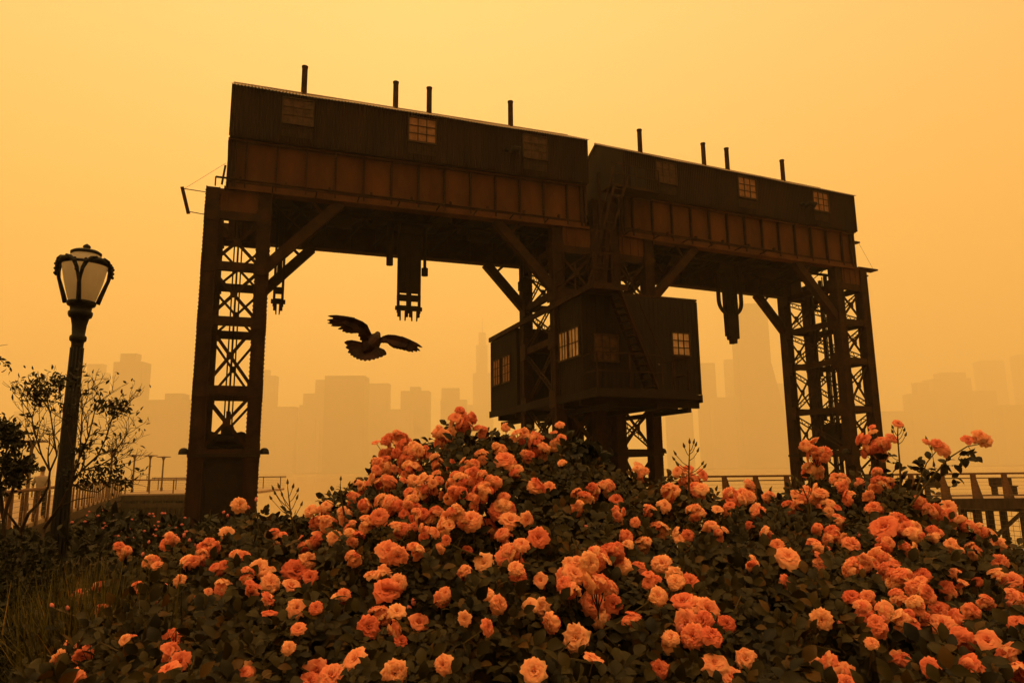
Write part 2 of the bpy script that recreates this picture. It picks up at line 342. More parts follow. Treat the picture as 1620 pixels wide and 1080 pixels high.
    if zbase > -1: m.box(a0+0.04, a1-0.04, 0.05, VD-0.05, zbase, 2.0)
    else:
        for y in (0.12, VD-0.12): m.box(a0, a1, y-0.1, y+0.1, -0.2, 0.1); m.bar((xi0, y, 0.1), (xi1, y, 2.0), 0.09, 0.03, (0, 1, 0)); m.bar((xi1, y+0.045, 0.1), (xi0, y+0.045, 2.0), 0.09, 0.03, (0, 1, 0))
        for x in (a0+0.12, a1-0.12): m.box(x-0.1, x+0.1, 0.2, VD-0.2, -0.2, 0.1); m.bar((x, yi0, 0.1), (x, yi1, 2.0), 0.03, 0.1, (1, 0, 0)); m.bar((x, yi1, 0.1), (x, yi0, 2.0), 0.03, 0.1, (1, 0, 0))
    m.box(a0-0.05, a1+0.05, -0.06, 0.2, 2.0, 2.08); m.box(a0-0.05, a1+0.05, VD-0.2, VD+0.06, 2.0, 2.08); m.box(a0-0.05, a0+0.2, 0.2, VD-0.2, 2.0, 2.08); m.box(a1-0.2, a1+0.05, 0.2, VD-0.2, 2.0, 2.08)
    if zbase > -1:
      for x in (a0+0.36, a1-0.36): m.box(x-0.03, x+0.03, 0.02, 0.05, zbase, 2.0)
      m.bar((a0+0.36, 0.035, 0.3), (a1-0.36, 0.035, 1.85), 0.06, 0.02, (0, 1, 0)); m.bar((a1-0.36, 0.028, 0.3), (a0+0.36, 0.028, 1.85), 0.06, 0.02, (0, 1, 0))
    m.build('foot_plating', M['shadow_iron'], t)
    m = MB()
    m.box(a0+0.05, a1-0.05, VD-0.09, VD-0.03, 8.5, 9.14); m.build('head_plating', M['plate'], t); m = MB()
    m.box(a0+0.03, a1-0.03, 0.03, 0.09, 8.5, 9.14)
    for i in range(1, 4): m.box(a0+0.3*i+0.18, a0+0.3*i+0.22, -0.0, 0.03, 8.52, 9.12)
    m.build('head_plating', M['plate'], t)
    for x, sg in lights:
        m = MB(); pts = []
        for i in range(9):
            an = math.pi*i/8*0.72
            pts.append((x+sg*(0.0+0.10*(1-math.cos(an))), 0.15, 2.02+0.15*math.sin(an)))
        m.tube(pts, 0.016, 6)
        hx, hz = pts[-1][0], pts[-1][2]
        dome = [(0.02, 0.12), (0.06, 0.11), (0.10, 0.075), (0.12, 0.02), (0.125, -0.045), (0.112, -0.045)]
        m.lathe(dome, (hx-sg*0.02, 0.15, hz-0.02), 12)
        m.build('floodlight', M['black'], t)
    return t
def window(root_part, x0, x1, z0, z1, y, nx, nz, pane, axis='x', name='window', pane_all=False):
    """framed window proud of a wall; axis x: wall faces -y at y; axis y: wall faces -x at x=y"""
    fr = MB(); pn = MB()
    def bx(mb, a0, a1, d0, d1, c0, c1):
        if axis == 'x': mb.box(a0, a1, y+d0, y+d1, c0, c1)
        else: mb.box(y+d0, y+d1, a0, a1, c0, c1)
    t = 0.035
    bx(fr, x0-t, x1+t, -0.045, 0, z1, z1+t); bx(fr, x0-t, x1+t, -0.06, 0, z0-t-0.015, z0)
    bx(fr, x0-t, x0, -0.045, 0, z0, z1); bx(fr, x1, x1+t, -0.045, 0, z0, z1)
    for i in range(1, nx): xx = x0+(x1-x0)*i/nx; bx(fr, xx-0.013, xx+0.013, -0.036, -0.012, z0, z1)
    for i in range(1, nz): zz = z0+(z1-z0)*i/nz; bx(fr, x0, x1, -0.033, -0.012, zz-0.012, zz+0.012)
    rw = random.Random(int(x0*100)+int(z0*37)+nx)
    for i in range(nx):
        for j in range(nz):
            a0, a1, c0, c1 = x0+(x1-x0)*i/nx, x0+(x1-x0)*(i+1)/nx, z0+(z1-z0)*j/nz, z0+(z1-z0)*(j+1)/nz
            q_ = [-0.016+rw.uniform(-.006, .006) for _ in range(4)]
            pts = [(a0, q_[0], c0), (a1, q_[1], c0), (a1, q_[2], c1), (a0, q_[3], c1)]
            if axis == 'x': v4 = [(p, y+d, c) for p, d, c in pts]; f4 = (0, 1, 2, 3)
            else: v4 = [(y+d, p, c) for p, d, c in pts]; f4 = (3, 2, 1, 0)
            if rw.random() > 0.012 or pane_all: pn.add(v4, [f4])
    f = fr.build(name, M['frame'], root_part)
    return f, pn, pane
def gantry(name, loc, rz, label, right):
    root = tag(empty(name, loc, rz), label, 'gantry crane', 'gantry cranes on the waterfront')
    # machine house
    A0, A1, Y0, Y1, ZB, ZE, ZR = 0.48, 11.2, -0.14, 3.10, 10.62, 12.10, 13.0
    m = MB()
    corrugated(m, A0, A1, (Y0, ZB), (Y0, ZE)); corrugated(m, A0, A1, (Y1, ZE), (Y1, ZB))
    ym = (Y0+Y1)/2
    for x in (A0, A1): m.add([(x, Y0, ZB), (x, Y1, ZB), (x, Y1, ZE), (x, ym, ZR), (x, Y0, ZE)], [(0, 1, 2, 3, 4)])
    m.add([(A0, Y0, ZB+0.05), (A1, Y0, ZB+0.05), (A1, Y1, ZB+0.05), (A0, Y1, ZB+0.05)], [(0, 1, 2, 3)])
    m.box(A0-0.02, A0+0.03, Y0-0.03, Y0+0.03, ZB, ZE); m.box(A1-0.03, A1+0.02, Y0-0.03, Y0+0.03, ZB, ZE)
    m.box(A0, A1, Y0+0.03, Y0+0.10, ZB-0.03, ZB+0.02)
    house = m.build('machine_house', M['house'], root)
    m = MB()
    sl_ = (ZR-ZE)/(ym-Y0); nn = Vector((0, -sl_, 1)).normalized(); ov = 0.10
    corrugated(m, A0-0.06, A1+0.06, (Y0-ov, ZE-ov*sl_+0.02), (ym, ZR+0.02), 0.018, 0.09, nn)
    corrugated(m, A0-0.06, A1+0.06, (ym, ZR+0.02), (Y1+ov, ZE-ov*sl_+0.02), 0.018, 0.09, (0, -nn.y, nn.z))
    m.tube([(A0-0.06, ym, ZR+0.02), (A1+0.06, ym, ZR+0.02)], 0.05, 6)
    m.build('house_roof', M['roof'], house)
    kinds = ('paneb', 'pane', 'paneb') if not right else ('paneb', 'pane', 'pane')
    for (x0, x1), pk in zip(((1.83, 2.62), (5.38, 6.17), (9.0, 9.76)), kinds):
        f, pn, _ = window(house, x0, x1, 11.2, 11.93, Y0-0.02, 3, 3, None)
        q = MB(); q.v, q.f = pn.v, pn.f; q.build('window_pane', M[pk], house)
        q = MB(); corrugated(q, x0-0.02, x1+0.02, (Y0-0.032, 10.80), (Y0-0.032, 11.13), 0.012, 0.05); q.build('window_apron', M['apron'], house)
    m = MB()   # hooded vent beside the third window
    m.tube([(8.62, Y0, 11.30), (8.62, Y0-0.22, 11.34), (8.80, Y0-0.30, 11.26)], [0.09, 0.09, 0.12], 10); m.tube([(8.40, Y0, 11.33), (8.40, Y0-0.18, 11.33)], 0.07, 8)
    m.build('vent_hood', M['shadow_iron'], house)
    for x in ((2.43, 5.26, 6.36, 9.18) if not right else (2.38, 5.30, 6.44, 9.30)):
        m = MB(); m.lathe([(0.12, -0.06), (0.12, 0.04), (0.088, 0.06), (0.085, 0.95), (0.098, 0.95), (0.098, 1.0), (0.07, 1.0)], (x, ym+0.03, 12.96), 14)
        m.build('smokestack', M['iron'], house, smooth=False)
    # near plate girder
    m = MB()
    m.box(0.45, 11.2, 0.10, 0.14, 9.2, 10.62)
    m.box(0.42, 11.25, -0.06, 0.30, 9.12, 9.19); m.box(0.45, 11.2, -0.02, 0.26, 10.55, 10.61)
    m.box(0.45, 11.2, 0.02, 0.09, 9.19, 9.33)
    g = m.build('plate_girder', M['plate'], root)
    for i in range(14):
        x = 0.95 + i*0.8 - 0.02; m = MB()
        if x > 11.15: break
        m.box(x-0.022, x+0.022, -0.01, 0.10, 9.19, 10.55)
        for k in range(12): m.box(x-0.05, x-0.021, 0.085, 0.10, 9.27+k*0.105, 9.29+k*0.105)
        m.build('girder_stiffener', M['iron'], g)
    m = MB()
    for x in (0.5, 0.62, 11.02, 11.16): m.box(x-0.03, x+0.03, -0.01, 0.10, 9.19, 10.55)
    m.box(0.5, 11.16, 0.07, 0.096, 9.36, 9.42); m.build('end_stiffener', M['iron'], g)
    # rear girder, deeper
    m = MB()
    m.box(0.45, 11.2, VD-0.16, VD-0.12, 8.62, 10.6); m.box(0.42, 11.25, VD-0.32, VD+0.04, 8.54, 8.61); m.box(0.45, 11.2, VD-0.3, VD+0.02, 10.54, 10.6)
    for i in range(14): x = 0.95+i*0.8; m.box(x-0.03, x+0.03, VD-0.26, VD-0.16, 8.61, 10.54) if x < 11.1 else None
    m.build('rear_girder', M['iron'], root)
    # floor system between the girders
    m = MB()
    m.box(0.5, 11.15, 0.15, VD-0.17, 9.86, 9.92)
    for i in range(11):
        x = 1.0+i*0.95; m.box(x-0.06, x+0.06, 0.15, VD-0.17, 9.35, 9.85); m.box(x-0.12, x+0.12, 0.15, VD-0.17, 9.30, 9.35)
        if i < 10:
            m.bar((x, 0.3, 9.32), (x+0.95, VD-0.3, 9.32), 0.08, 0.05); m.bar((x+0.95, 0.3, 9.26), (x, VD-0.3, 9.26), 0.08, 0.05)
            m.bar((x, VD-0.4, 8.75), (x+0.95, 0.5, 9.4), 0.06, 0.06)
    m.tube([(0.6, 1.0, 9.1), (11, 1.0, 9.1)], 0.06, 8); m.tube([(0.6, 1.9, 9.05), (11, 1.9, 9.05)], 0.045, 8)
    for x in (3.6, 5.8, 8.0): m.tube([(x-0.35, 1.4, 9.05), (x+0.35, 1.4, 9.05)], 0.22, 14)
    m.build('deck_framing', M['shadow_iron'], root)
    # conduit on brackets along the near flange
    m = MB()
    ce = 9.95 if not right else 6.9
    m.tube([(0.22, -0.42, 9.27), (ce, -0.42, 9.22)], 0.03, 8); m.tube([(0.22, -0.42, 9.27), (0.22, -0.42, 9.02)], 0.02, 6)
    for i in range(9 if not right else 6): x = 0.5+i*1.15; m.bar((x, -0.06, 9.16), (x, -0.45, 9.19), 0.03, 0.03); m.box(x+0.3, x+0.36, -0.47, -0.37, 9.23, 9.33)
    m.build('conduit', M['iron'], root)
    # towers
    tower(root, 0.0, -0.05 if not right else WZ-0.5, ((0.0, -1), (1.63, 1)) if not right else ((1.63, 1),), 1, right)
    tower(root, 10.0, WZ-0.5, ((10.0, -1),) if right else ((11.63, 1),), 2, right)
    # knee braces
    for y, zt, rr in ((0.16, 9.12, 0.2), (VD-0.14, 8.56, 0.2)):
        for p, q in (((3.5 if y < 1 else 2.95, y, zt), (1.55, y, 7.05)), ((8.15 if y < 1 else 8.7, y, zt), (10.1, y, 7.05))):
            m = MB(); m.bar(p, q, 0.24, rr, (0, 1, 0)); d = Vector(q)-Vector(p)
            for s_ in (-0.115, 0.115): m.bar(Vector(p)+Vector((0, s_, 0)), Vector(q)+Vector((0, s_, 0)), 0.28, 0.03, (0, 1, 0))
            c = Vector(p)+d*0.22; m.bar(c, (c.x+(0.35 if q[0] < p[0] else -0.35)*-1, y, zt), 0.08, 0.06, (0, 1, 0))
            m.build('knee_brace', M['iron'], root)
    # slender ties on the near face
    m = MB()
    m.bar((1.7, 0.5, 9.05), (2.7, 0.9, 8.3), 0.05, 0.03); m.bar((2.7, 0.9, 8.3), (3.4, 1.2, 9.2), 0.05, 0.03); m.bar((9.9, 0.5, 9.05), (8.9, 0.9, 8.2), 0.05, 0.03)
    m.build('tie_rod', M['iron'], root)
    # hangers
    def fork(mb, x, y, z0, z1, wd, legs):
        mb.box(x-wd/2, x-wd/2+0.07, y-0.06, y+0.06, z0+0.24, z1); mb.box(x+wd/2-0.07, x+wd/2, y-0.06, y+0.06, z0+0.24, z1)
        mb.box(x-wd/2, x+wd/2, y-0.07, y+0.07, z0+0.62, z0+0.80)
        mb.box(x-wd/2, x+wd/2, y-0.07, y+0.07, z0+0.32, z0+0.46)
        mb.tube([(x-wd/2-0.05, y, z0+0.38), (x+wd/2+0.05, y, z0+0.38)], 0.07, 8)
        mb.box(x-wd/2+0.02, x-wd/2+0.10, y-0.05, y+0.05, z0+0.12, z0+0.3); mb.box(x+wd/2-0.10, x+wd/2-0.02, y-0.05, y+0.05, z0+0.12, z0+0.3)
        mb.prism([(x-wd/2+0.06, z0+0.3), (x-wd/2+0.12, z0+0.3), (x-wd/2+0.12, z0), (x-wd/2+0.09, z0)], 1, y-0.03, y+0.03)
        mb.prism([(x+wd/2-0.12, z0+0.3), (x+wd/2-0.06, z0+0.3), (x+wd/2-0.09, z0), (x+wd/2-0.12, z0)], 1, y-0.03, y+0.03)
    if not right:
        m = MB(); fork(m, 1.97, 1.6, 6.10, 9.3, 0.30, 2); m.box(1.90, 2.04, 1.5, 1.7, 7.08, 9.2); m.build('lifting_fork', M['shadow_iron'], root)
        m = MB()
        for x in (5.60, 5.96): fork(m, x, 1.5, 6.12, 9.3, 0.36, 2); m.box(x-0.155, x+0.155, 1.4, 1.6, 7.0, 9.2)
        m.tube([(5.62, 1.35, 8.2), (5.66, 1.34, 7.6), (5.6, 1.35, 7.05)], 0.02, 6)
        m.build('lifting_fork', M['shadow_iron'], root)
        m = MB(); m.tube([(5.17, 1.5, 9.2), (5.17, 1.5, 7.83)], 0.105, 12); m.build('stub_pipe', M['shadow_iron'], root)
        m = MB(); m.tube([(6.27, 1.5, 9.2), (6.27, 1.5, 7.7)], 0.05, 8); m.tube([(6.27, 1.5, 7.82), (6.27, 1.5, 7.58)], 0.105, 12); m.build('hanging_weight', M['shadow_iron'], root)
        m = MB(); m.tube([(9.5, 1.5, 9.2), (9.5, 1.5, 7.6)], 0.05, 8); m.box(9.4, 9.6, 1.4, 1.6, 7.35, 7.65); m.build('hanging_weight', M['shadow_iron'], root)
    else:
        m = MB(); cx = 6.12
        m.prism([(cx-0.26, 9.2), (cx+0.26, 9.2), (cx+0.26, 7.4), (cx+0.24, 6.32), (cx+0.13, 6.3), (cx+0.12, 6.14), (cx-0.06, 6.13), (cx-0.07, 6.28), (cx-0.16, 6.29), (cx-0.17, 6.42), (cx-0.24, 6.42), (cx-0.26, 7.4)], 1, 1.38, 1.62)
        for sg in (-1, 1):
            for r_ in (0.47, 0.55):
                pts = [(cx+sg*r_*1.03, 1.5, 9.2), (cx+sg*r_*1.05, 1.5, 8.0)] + [(cx+sg*(r_*1.05)*math.cos(a_), 1.5, 7.75-0.55*math.sin(a_)) for a_ in np.linspace(0, 1.35, 8)]
                m.tube(pts, 0.045, 6)
        for k in range(4): m.tube([(cx-0.2+0.13*k, 1.32, 9.2), (cx-0.17+0.11*k, 1.34, 7.2)], 0.03, 6)
        m.build('lifting_tackle', M['shadow_iron'], root)
    # outriggers on the outer end
    m = MB()
    if not right:
        m.bar((-0.62, 0.1, 9.08), (-0.42, 0.1, 8.36), 0.09, 0.05, (0, 1, 0)); m.tube([(-0.6, 0.1, 9.04), (0.0, 0.1, 9.01)], 0.012, 6); m.tube([(-0.42, 0.1, 8.42), (0.0, 0.1, 8.38)], 0.012, 6)
        m.tube([(-0.55, 0.1, 9.05), (0.42, 0.1, 9.9)], 0.004, 4)
        m.bar((0.36, -0.1, 9.2), (0.42, -0.1, 9.75), 0.05, 0.04); m.tube([(0.5, -0.05, 9.2), (0.46, -0.05, 10.5)], 0.02, 6); m.tube([(0.68, -0.05, 9.2), (0.66, -0.05, 10.5)], 0.02, 6)
        m.build('end_bracket', M['iron'], root)
    else:
        m.box(11.3, 12.35, 0.0, 0.35, 9.20, 9.26); m.box(11.2, 11.62, 0.1, 0.3, 10.28, 10.34); m.box(11.5, 11.9, 0.1, 0.2, 8.95, 9.0); m.tube([(11.6, 0.15, 10.3), (12.3, 0.15, 9.25)], 0.005, 4)
        m.build('end_bracket', M['iron'], root)
        # porch with door at the inner end
        m = MB(); m.box(-0.35, 1.55, -0.75, -0.12, 10.50, 10.58); m.box(-0.3, 0.42, -0.1, 0.0, 10.58, 10.62)
        for x in (-0.3, 0.6, 1.5): m.bar((x, -0.72, 10.58), (x, -0.72, 11.3), 0.035)
        for z in (10.95, 11.3): m.bar((-0.3, -0.72, z), (1.5, -0.72, z), 0.03)
        m.build('porch', M['iron'], root)
        m = MB(); m.box(0.75, 1.35, Y0-0.06, Y0-0.01, 10.66, 11.55); m.build('porch_door', M['cabin'], root)
    # access ladder between the girders of the pair
    if right:
        m = MB(); p0, p1 = Vector((-0.95, -0.3, 7.0)), Vector((-0.05, -0.75, 10.55))
        for s_ in (-0.19, 0.19): m.bar(p0+Vector((s_, 0, 0)), p1+Vector((s_, 0, 0)), 0.05, 0.07)
        for i in range(13): q = p0+(p1-p0)*(i+0.5)/13; m.bar(q-Vector((0.19, 0, 0)), q+Vector((0.19, 0, 0)), 0.025)
        for s_ in (-0.3, 0.3): m.tube([p0+Vector((s_, -0.2, 0.7)), p1+Vector((s_, -0.2, 0.5))], 0.015, 6)
        m.build('ladder', M['iron'], root)
        m = MB(); m.bar((0.15, 0.1, 10.5), (-0.35, 0.1, 7.0), 0.2, 0.14, (0, 1, 0)); m.bar((-0.25, 0.2, 9.1), (-0.25, 0.2, 11.3), 0.1, 0.1); m.box(-0.45, 0.45, 0.3, 0.6, 9.0, 10.4)
        m.build('end_post', M['iron'], root)
    return root
thL, thR = R(70.25), R(66.0)
def gframe(th, c, u):
    n = np.array([math.cos(th), -math.sin(th), 0]); return n*c + np.array([math.sin(th), math.cos(th), 0])*u
gantry('gantry_crane', tuple(gframe(thL, -19.777, -1.5)), math.pi/2-thL, 'rusty gantry crane whose outer lattice tower stands beside the ornate street lamp', False)
gantry('gantry_crane', tuple(gframe(thR, -19.194, 12.1)), math.pi/2-thR, 'rusty gantry crane farther off, with hose-looped tackle hanging from its girder', True)

# ------------------------------------------------------------------ operator cabin between the two cranes
def cabin():
    root = tag(empty('control_cabin', (2.01, 20.0, 3.75), R(22)), 'dark boxy operator cabin with lit-looking panes and a railed balcony, slung between the two cranes', 'cabin')
    O = (0, 0, 3.75)
    def B(m, n, mt, p=root): return m.build(n, M[mt], p, O)
    XL, XR = 0.0, 3.92
    def clad(x0, x1, y0, y1, zt0, zt1, name):
        m = MB(); z0 = 3.76
        m.add([(x0, y0, z0), (x1, y0, z0), (x1, y1, z0), (x0, y1, z0), (x0, y0, zt0), (x1, y0, zt0), (x1, y1, zt1), (x0, y1, zt1)], [(3,2,1,0),(4,5,6,7),(0,1,5,4),(1,2,6,5),(2,3,7,6),(3,0,4,7)])
        for i in range(int((x1-x0)/0.15)+1): m.box(x0+i*0.15-0.008, x0+i*0.15+0.008, y0-0.012, y0, z0, zt0-0.05)
        for i in range(int((y1-y0)/0.15)+1): m.box(x0-0.012, x0, y0+i*0.15-0.008, min(y0+i*0.15+0.008, y1), z0, min(zt0, zt1)-0.08)
        for x, y in ((x0, y0), (x1, y0), (x0, y1)): m.box(x-0.03, x+0.03, y-0.03, y+0.03, z0, (zt0 if y == y0 else zt1)-0.02)
        return B(m, name, 'cabin')
    fh = clad(XL, XR, 0.0, 1.52, 6.62, 6.58, 'front_house'); rh = clad(XL, XR-0.1, 4.92, 7.45, 6.48, 6.40, 'rear_house')
    def win(par, *a, pane='pane', axis='x', **k):
        f, pn, _ = window(par, *a, None, axis=axis, **k)
        for mb_ in (f,):
            for v in mb_.data.vertices: v.co.z -= 3.75
        q = MB(); q.v, q.f = pn.v, pn.f; B(q, 'window_pane', pane, par)
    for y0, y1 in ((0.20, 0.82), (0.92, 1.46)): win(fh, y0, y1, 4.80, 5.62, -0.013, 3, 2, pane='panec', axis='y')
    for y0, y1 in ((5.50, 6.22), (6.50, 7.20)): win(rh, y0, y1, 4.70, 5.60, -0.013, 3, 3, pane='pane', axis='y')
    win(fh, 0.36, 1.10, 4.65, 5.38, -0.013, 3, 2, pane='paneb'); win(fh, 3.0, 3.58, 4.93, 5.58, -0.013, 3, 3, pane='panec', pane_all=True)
    m = MB(); m.box(2.36, 2.94, -0.035, -0.013, 3.8, 5.42); m.box(2.42, 2.88, -0.045, -0.035, 4.7, 5.3); d_ = B(m, 'door', 'cabin')
    m = MB(); m.ball((2.46, -0.06, 4.6), 0.03); B(m, 'door_handle', 'railmetal', d_)
    m = MB()    # floor platform and its edge channels
    m.box(-0.05, 3.94, -0.03, 7.5, 3.60, 3.74); m.box(-0.05, 2.95, -0.85, -0.03, 3.602, 3.738); m.box(-0.09, 2.98, -0.9, -0.85, 3.52, 3.76); m.box(-0.09, -0.05, -0.85, 7.5, 3.52, 3.757); m.box(3.94, 3.97, -0.03, 7.5, 3.52, 3.755)
    for y in (0.2, 1.3, 5.0, 6.6): m.box(-0.05, 3.95, y-0.07, y+0.07, 3.36, 3.60)
    for x in (0.4, 1.9, 3.5): m.box(x-0.06, x+0.06, -0.8 if x < 3 else 0.0, 7.4, 3.22, 3.36)
    B(m, 'platform', 'shadow_iron')
    m = MB()    # roof landing with the long edge beam to the rear house
    m.box(-0.05, 0.95, -0.85, 0.0, 6.56, 6.66); m.box(-0.08, 1.0, -0.89, -0.85, 6.50, 6.68); m.bar((-0.08, -0.85, 6.60), (-0.08, 7.45, 6.46), 0.08, 0.16); m.box(-0.02, XR+0.05, 0.0, 1.55, 6.63, 6.69)
    B(m, 'roof_landing', 'iron')
    def rail(pts, z0, h, name, levels=(0.5, 1.0)):
        m = MB()
        for (x, y) in pts: m.bar((x, y, z0), (x, y, z0+h), 0.035)
        for p, q in zip(pts[:-1], pts[1:]):
            for l in levels: m.bar((p[0], p[1], z0+h*l), (q[0], q[1], z0+h*l), 0.03)
        B(m, name, 'iron')
    rail([(-0.02, 0.0), (-0.02, -0.82), (1.0, -0.82), (2.05, -0.82)], 3.74, 1.0, 'balcony_railing')
    rail([(2.45, -0.82), (2.92, -0.82), (2.92, -0.05)], 3.74, 0.95, 'balcony_railing')
    rail([(-0.04, 1.5), (-0.04, 0.3), (-0.04, -0.82), (0.62, -0.82)], 6.66, 0.9, 'roof_railing')
    m = MB(); p0, p1 = Vector((0.80, -0.45, 6.62)), Vector((1.95, -0.45, 3.78))
    for s_ in (-0.26, 0.26): m.bar(p0+Vector((0, s_, 0)), p1+Vector((0, s_, 0)), 0.06, 0.16, (0, 1, 0))
    for i in range(14): q = p0+(p1-p0)*(i+0.5)/14; m.box(q.x-0.10, q.x+0.10, q.y-0.25, q.y+0.25, q.z-0.02, q.z+0.02)
    for s_ in (-0.3, 0.3): m.tube([p0+Vector((0.15, s_, 0.75)), p1+Vector((0.25, s_, 0.75))], 0.018, 6)
    B(m, 'stair', 'iron')
    m = MB(); m.box(1.6, 2.1, 2.1, 4.3, 3.74, 9.1); m.box(1.76, 1.86, 2.9, 3.3, -3, 3.3)
    B(m, 'cable_duct', 'shadow_iron')
cabin()

# ------------------------------------------------------------------ street lamp
def street_lamp():
    Y = 7.3; base = at(93.5, 842, Y); x, y = base[0], base[1]
    def z(py): return zat(112, py, Y)
    root = tag(empty('street_lamp', (x, y, 0)), 'ornate black street lamp with a milky teardrop globe in an iron cage', 'street lamp')
    B = lambda m, n, mt, p=root, sm=True: m.build(n, M[mt], p, (x, y, 0), smooth=sm)
    c = (x, y, 0)
    m = MB(); zc = z(497)
    prof = [(0.20, 0), (0.20, 0.18), (0.16, 0.24), (0.13, 0.5), (0.10, 0.58), (0.080, 0.75), (0.067, z(640)), (0.056, z(545)), (0.060, z(541)), (0.076, z(539)), (0.080, z(535)), (0.076, z(532)), (0.060, z(530)), (0.068, z(515)), (0.085, z(503)), (0.104, z(502)), (0.114, z(498)), (0.114, z(494)), (0.098, z(492)), (0.102, z(486)), (0.128, z(484)), (0.136, z(481)), (0.136, z(478)), (0.12, z(477))]
    m.lathe(prof, c, 24)
    for k in range(12):
        a = 2*math.pi*k/12; m.tube([(x+0.076*math.cos(a), y+0.076*math.sin(a), 0.8), (x+0.057*math.cos(a), y+0.057*math.sin(a), z(550))], 0.008, 4)
    B(m, 'post', 'black')
    m = MB(); m.lathe([(0.118, z(478)), (0.137, z(470)), (0.180, z(446)), (0.205, z(428)), (0.214, z(419)), (0.208, z(414)), (0.175, z(409.5)), (0.145, z(406)), (0.128, z(403.5))], c, 28); B(m, 'globe', 'globe')
    m = MB(); m.lathe([(0.128, z(403.6)), (0.146, z(403.2)), (0.148, z(400.2)), (0.138, z(399.2)), (0.12, z(397.5)), (0.05, z(395.5)), (0.02, z(395)), (0.036, z(394.2)), (0.028, z(393.4)), (0.040, z(391.2)), (0.030, z(388.8)), (0.006, z(386.2))], c, 20); B(m, 'cap', 'black')
    n = 4; a_cam = math.atan2(-y, -x) - 0.19
    for k in range(n):
        a = a_cam + 2*math.pi*k/n
        m = MB()
        def P(r_, py, aa): return (x+r_*math.cos(aa), y+r_*math.sin(aa), z(py))
        m.tube([P(0.148, 480, a), P(0.172, 468, a), P(0.200, 455, a), P(0.228, 442, a)], [0.024, 0.022, 0.020, 0.017], 6)
        for sg in (-1, 1):     # the strap splits and its two arms curl over to the neighbours
            m.tube([P(0.200, 455, a), P(0.226, 444, a+sg*0.05), P(0.240, 432, a+sg*0.11), P(0.247, 423, a+sg*0.22), P(0.247, 415.5, a+sg*0.40), P(0.240, 413, a+sg*0.60), P(0.230, 418, a+sg*0.785)], [0.015, 0.015, 0.018, 0.020, 0.018, 0.014, 0.012], 6)
            for i in range(6): m.ball(P(0.252+0.01*(i % 2), 419+i*3.4, a+sg*(0.20-0.02*i)), 0.017, 5, 4)
        B(m, 'cage_strap', 'black')
    m = MB(); m.tube([(x+0.222*math.cos(t_), y+0.222*math.sin(t_), z(420)) for t_ in np.linspace(0, 2*math.pi, 33)], 0.016, 6)
    for k in range(n):
        a = a_cam + 2*math.pi*(k+0.5)/n
        m.tube([(x+0.232*math.cos(a+d_), y+0.232*math.sin(a+d_), z(421-4*(1-(d_/0.45)**2))) for d_ in np.linspace(-0.45, 0.45, 7)], [0.012, 0.024, 0.030, 0.034, 0.030, 0.024, 0.012], 6)
    B(m, 'cage_ring', 'black')
street_lamp()

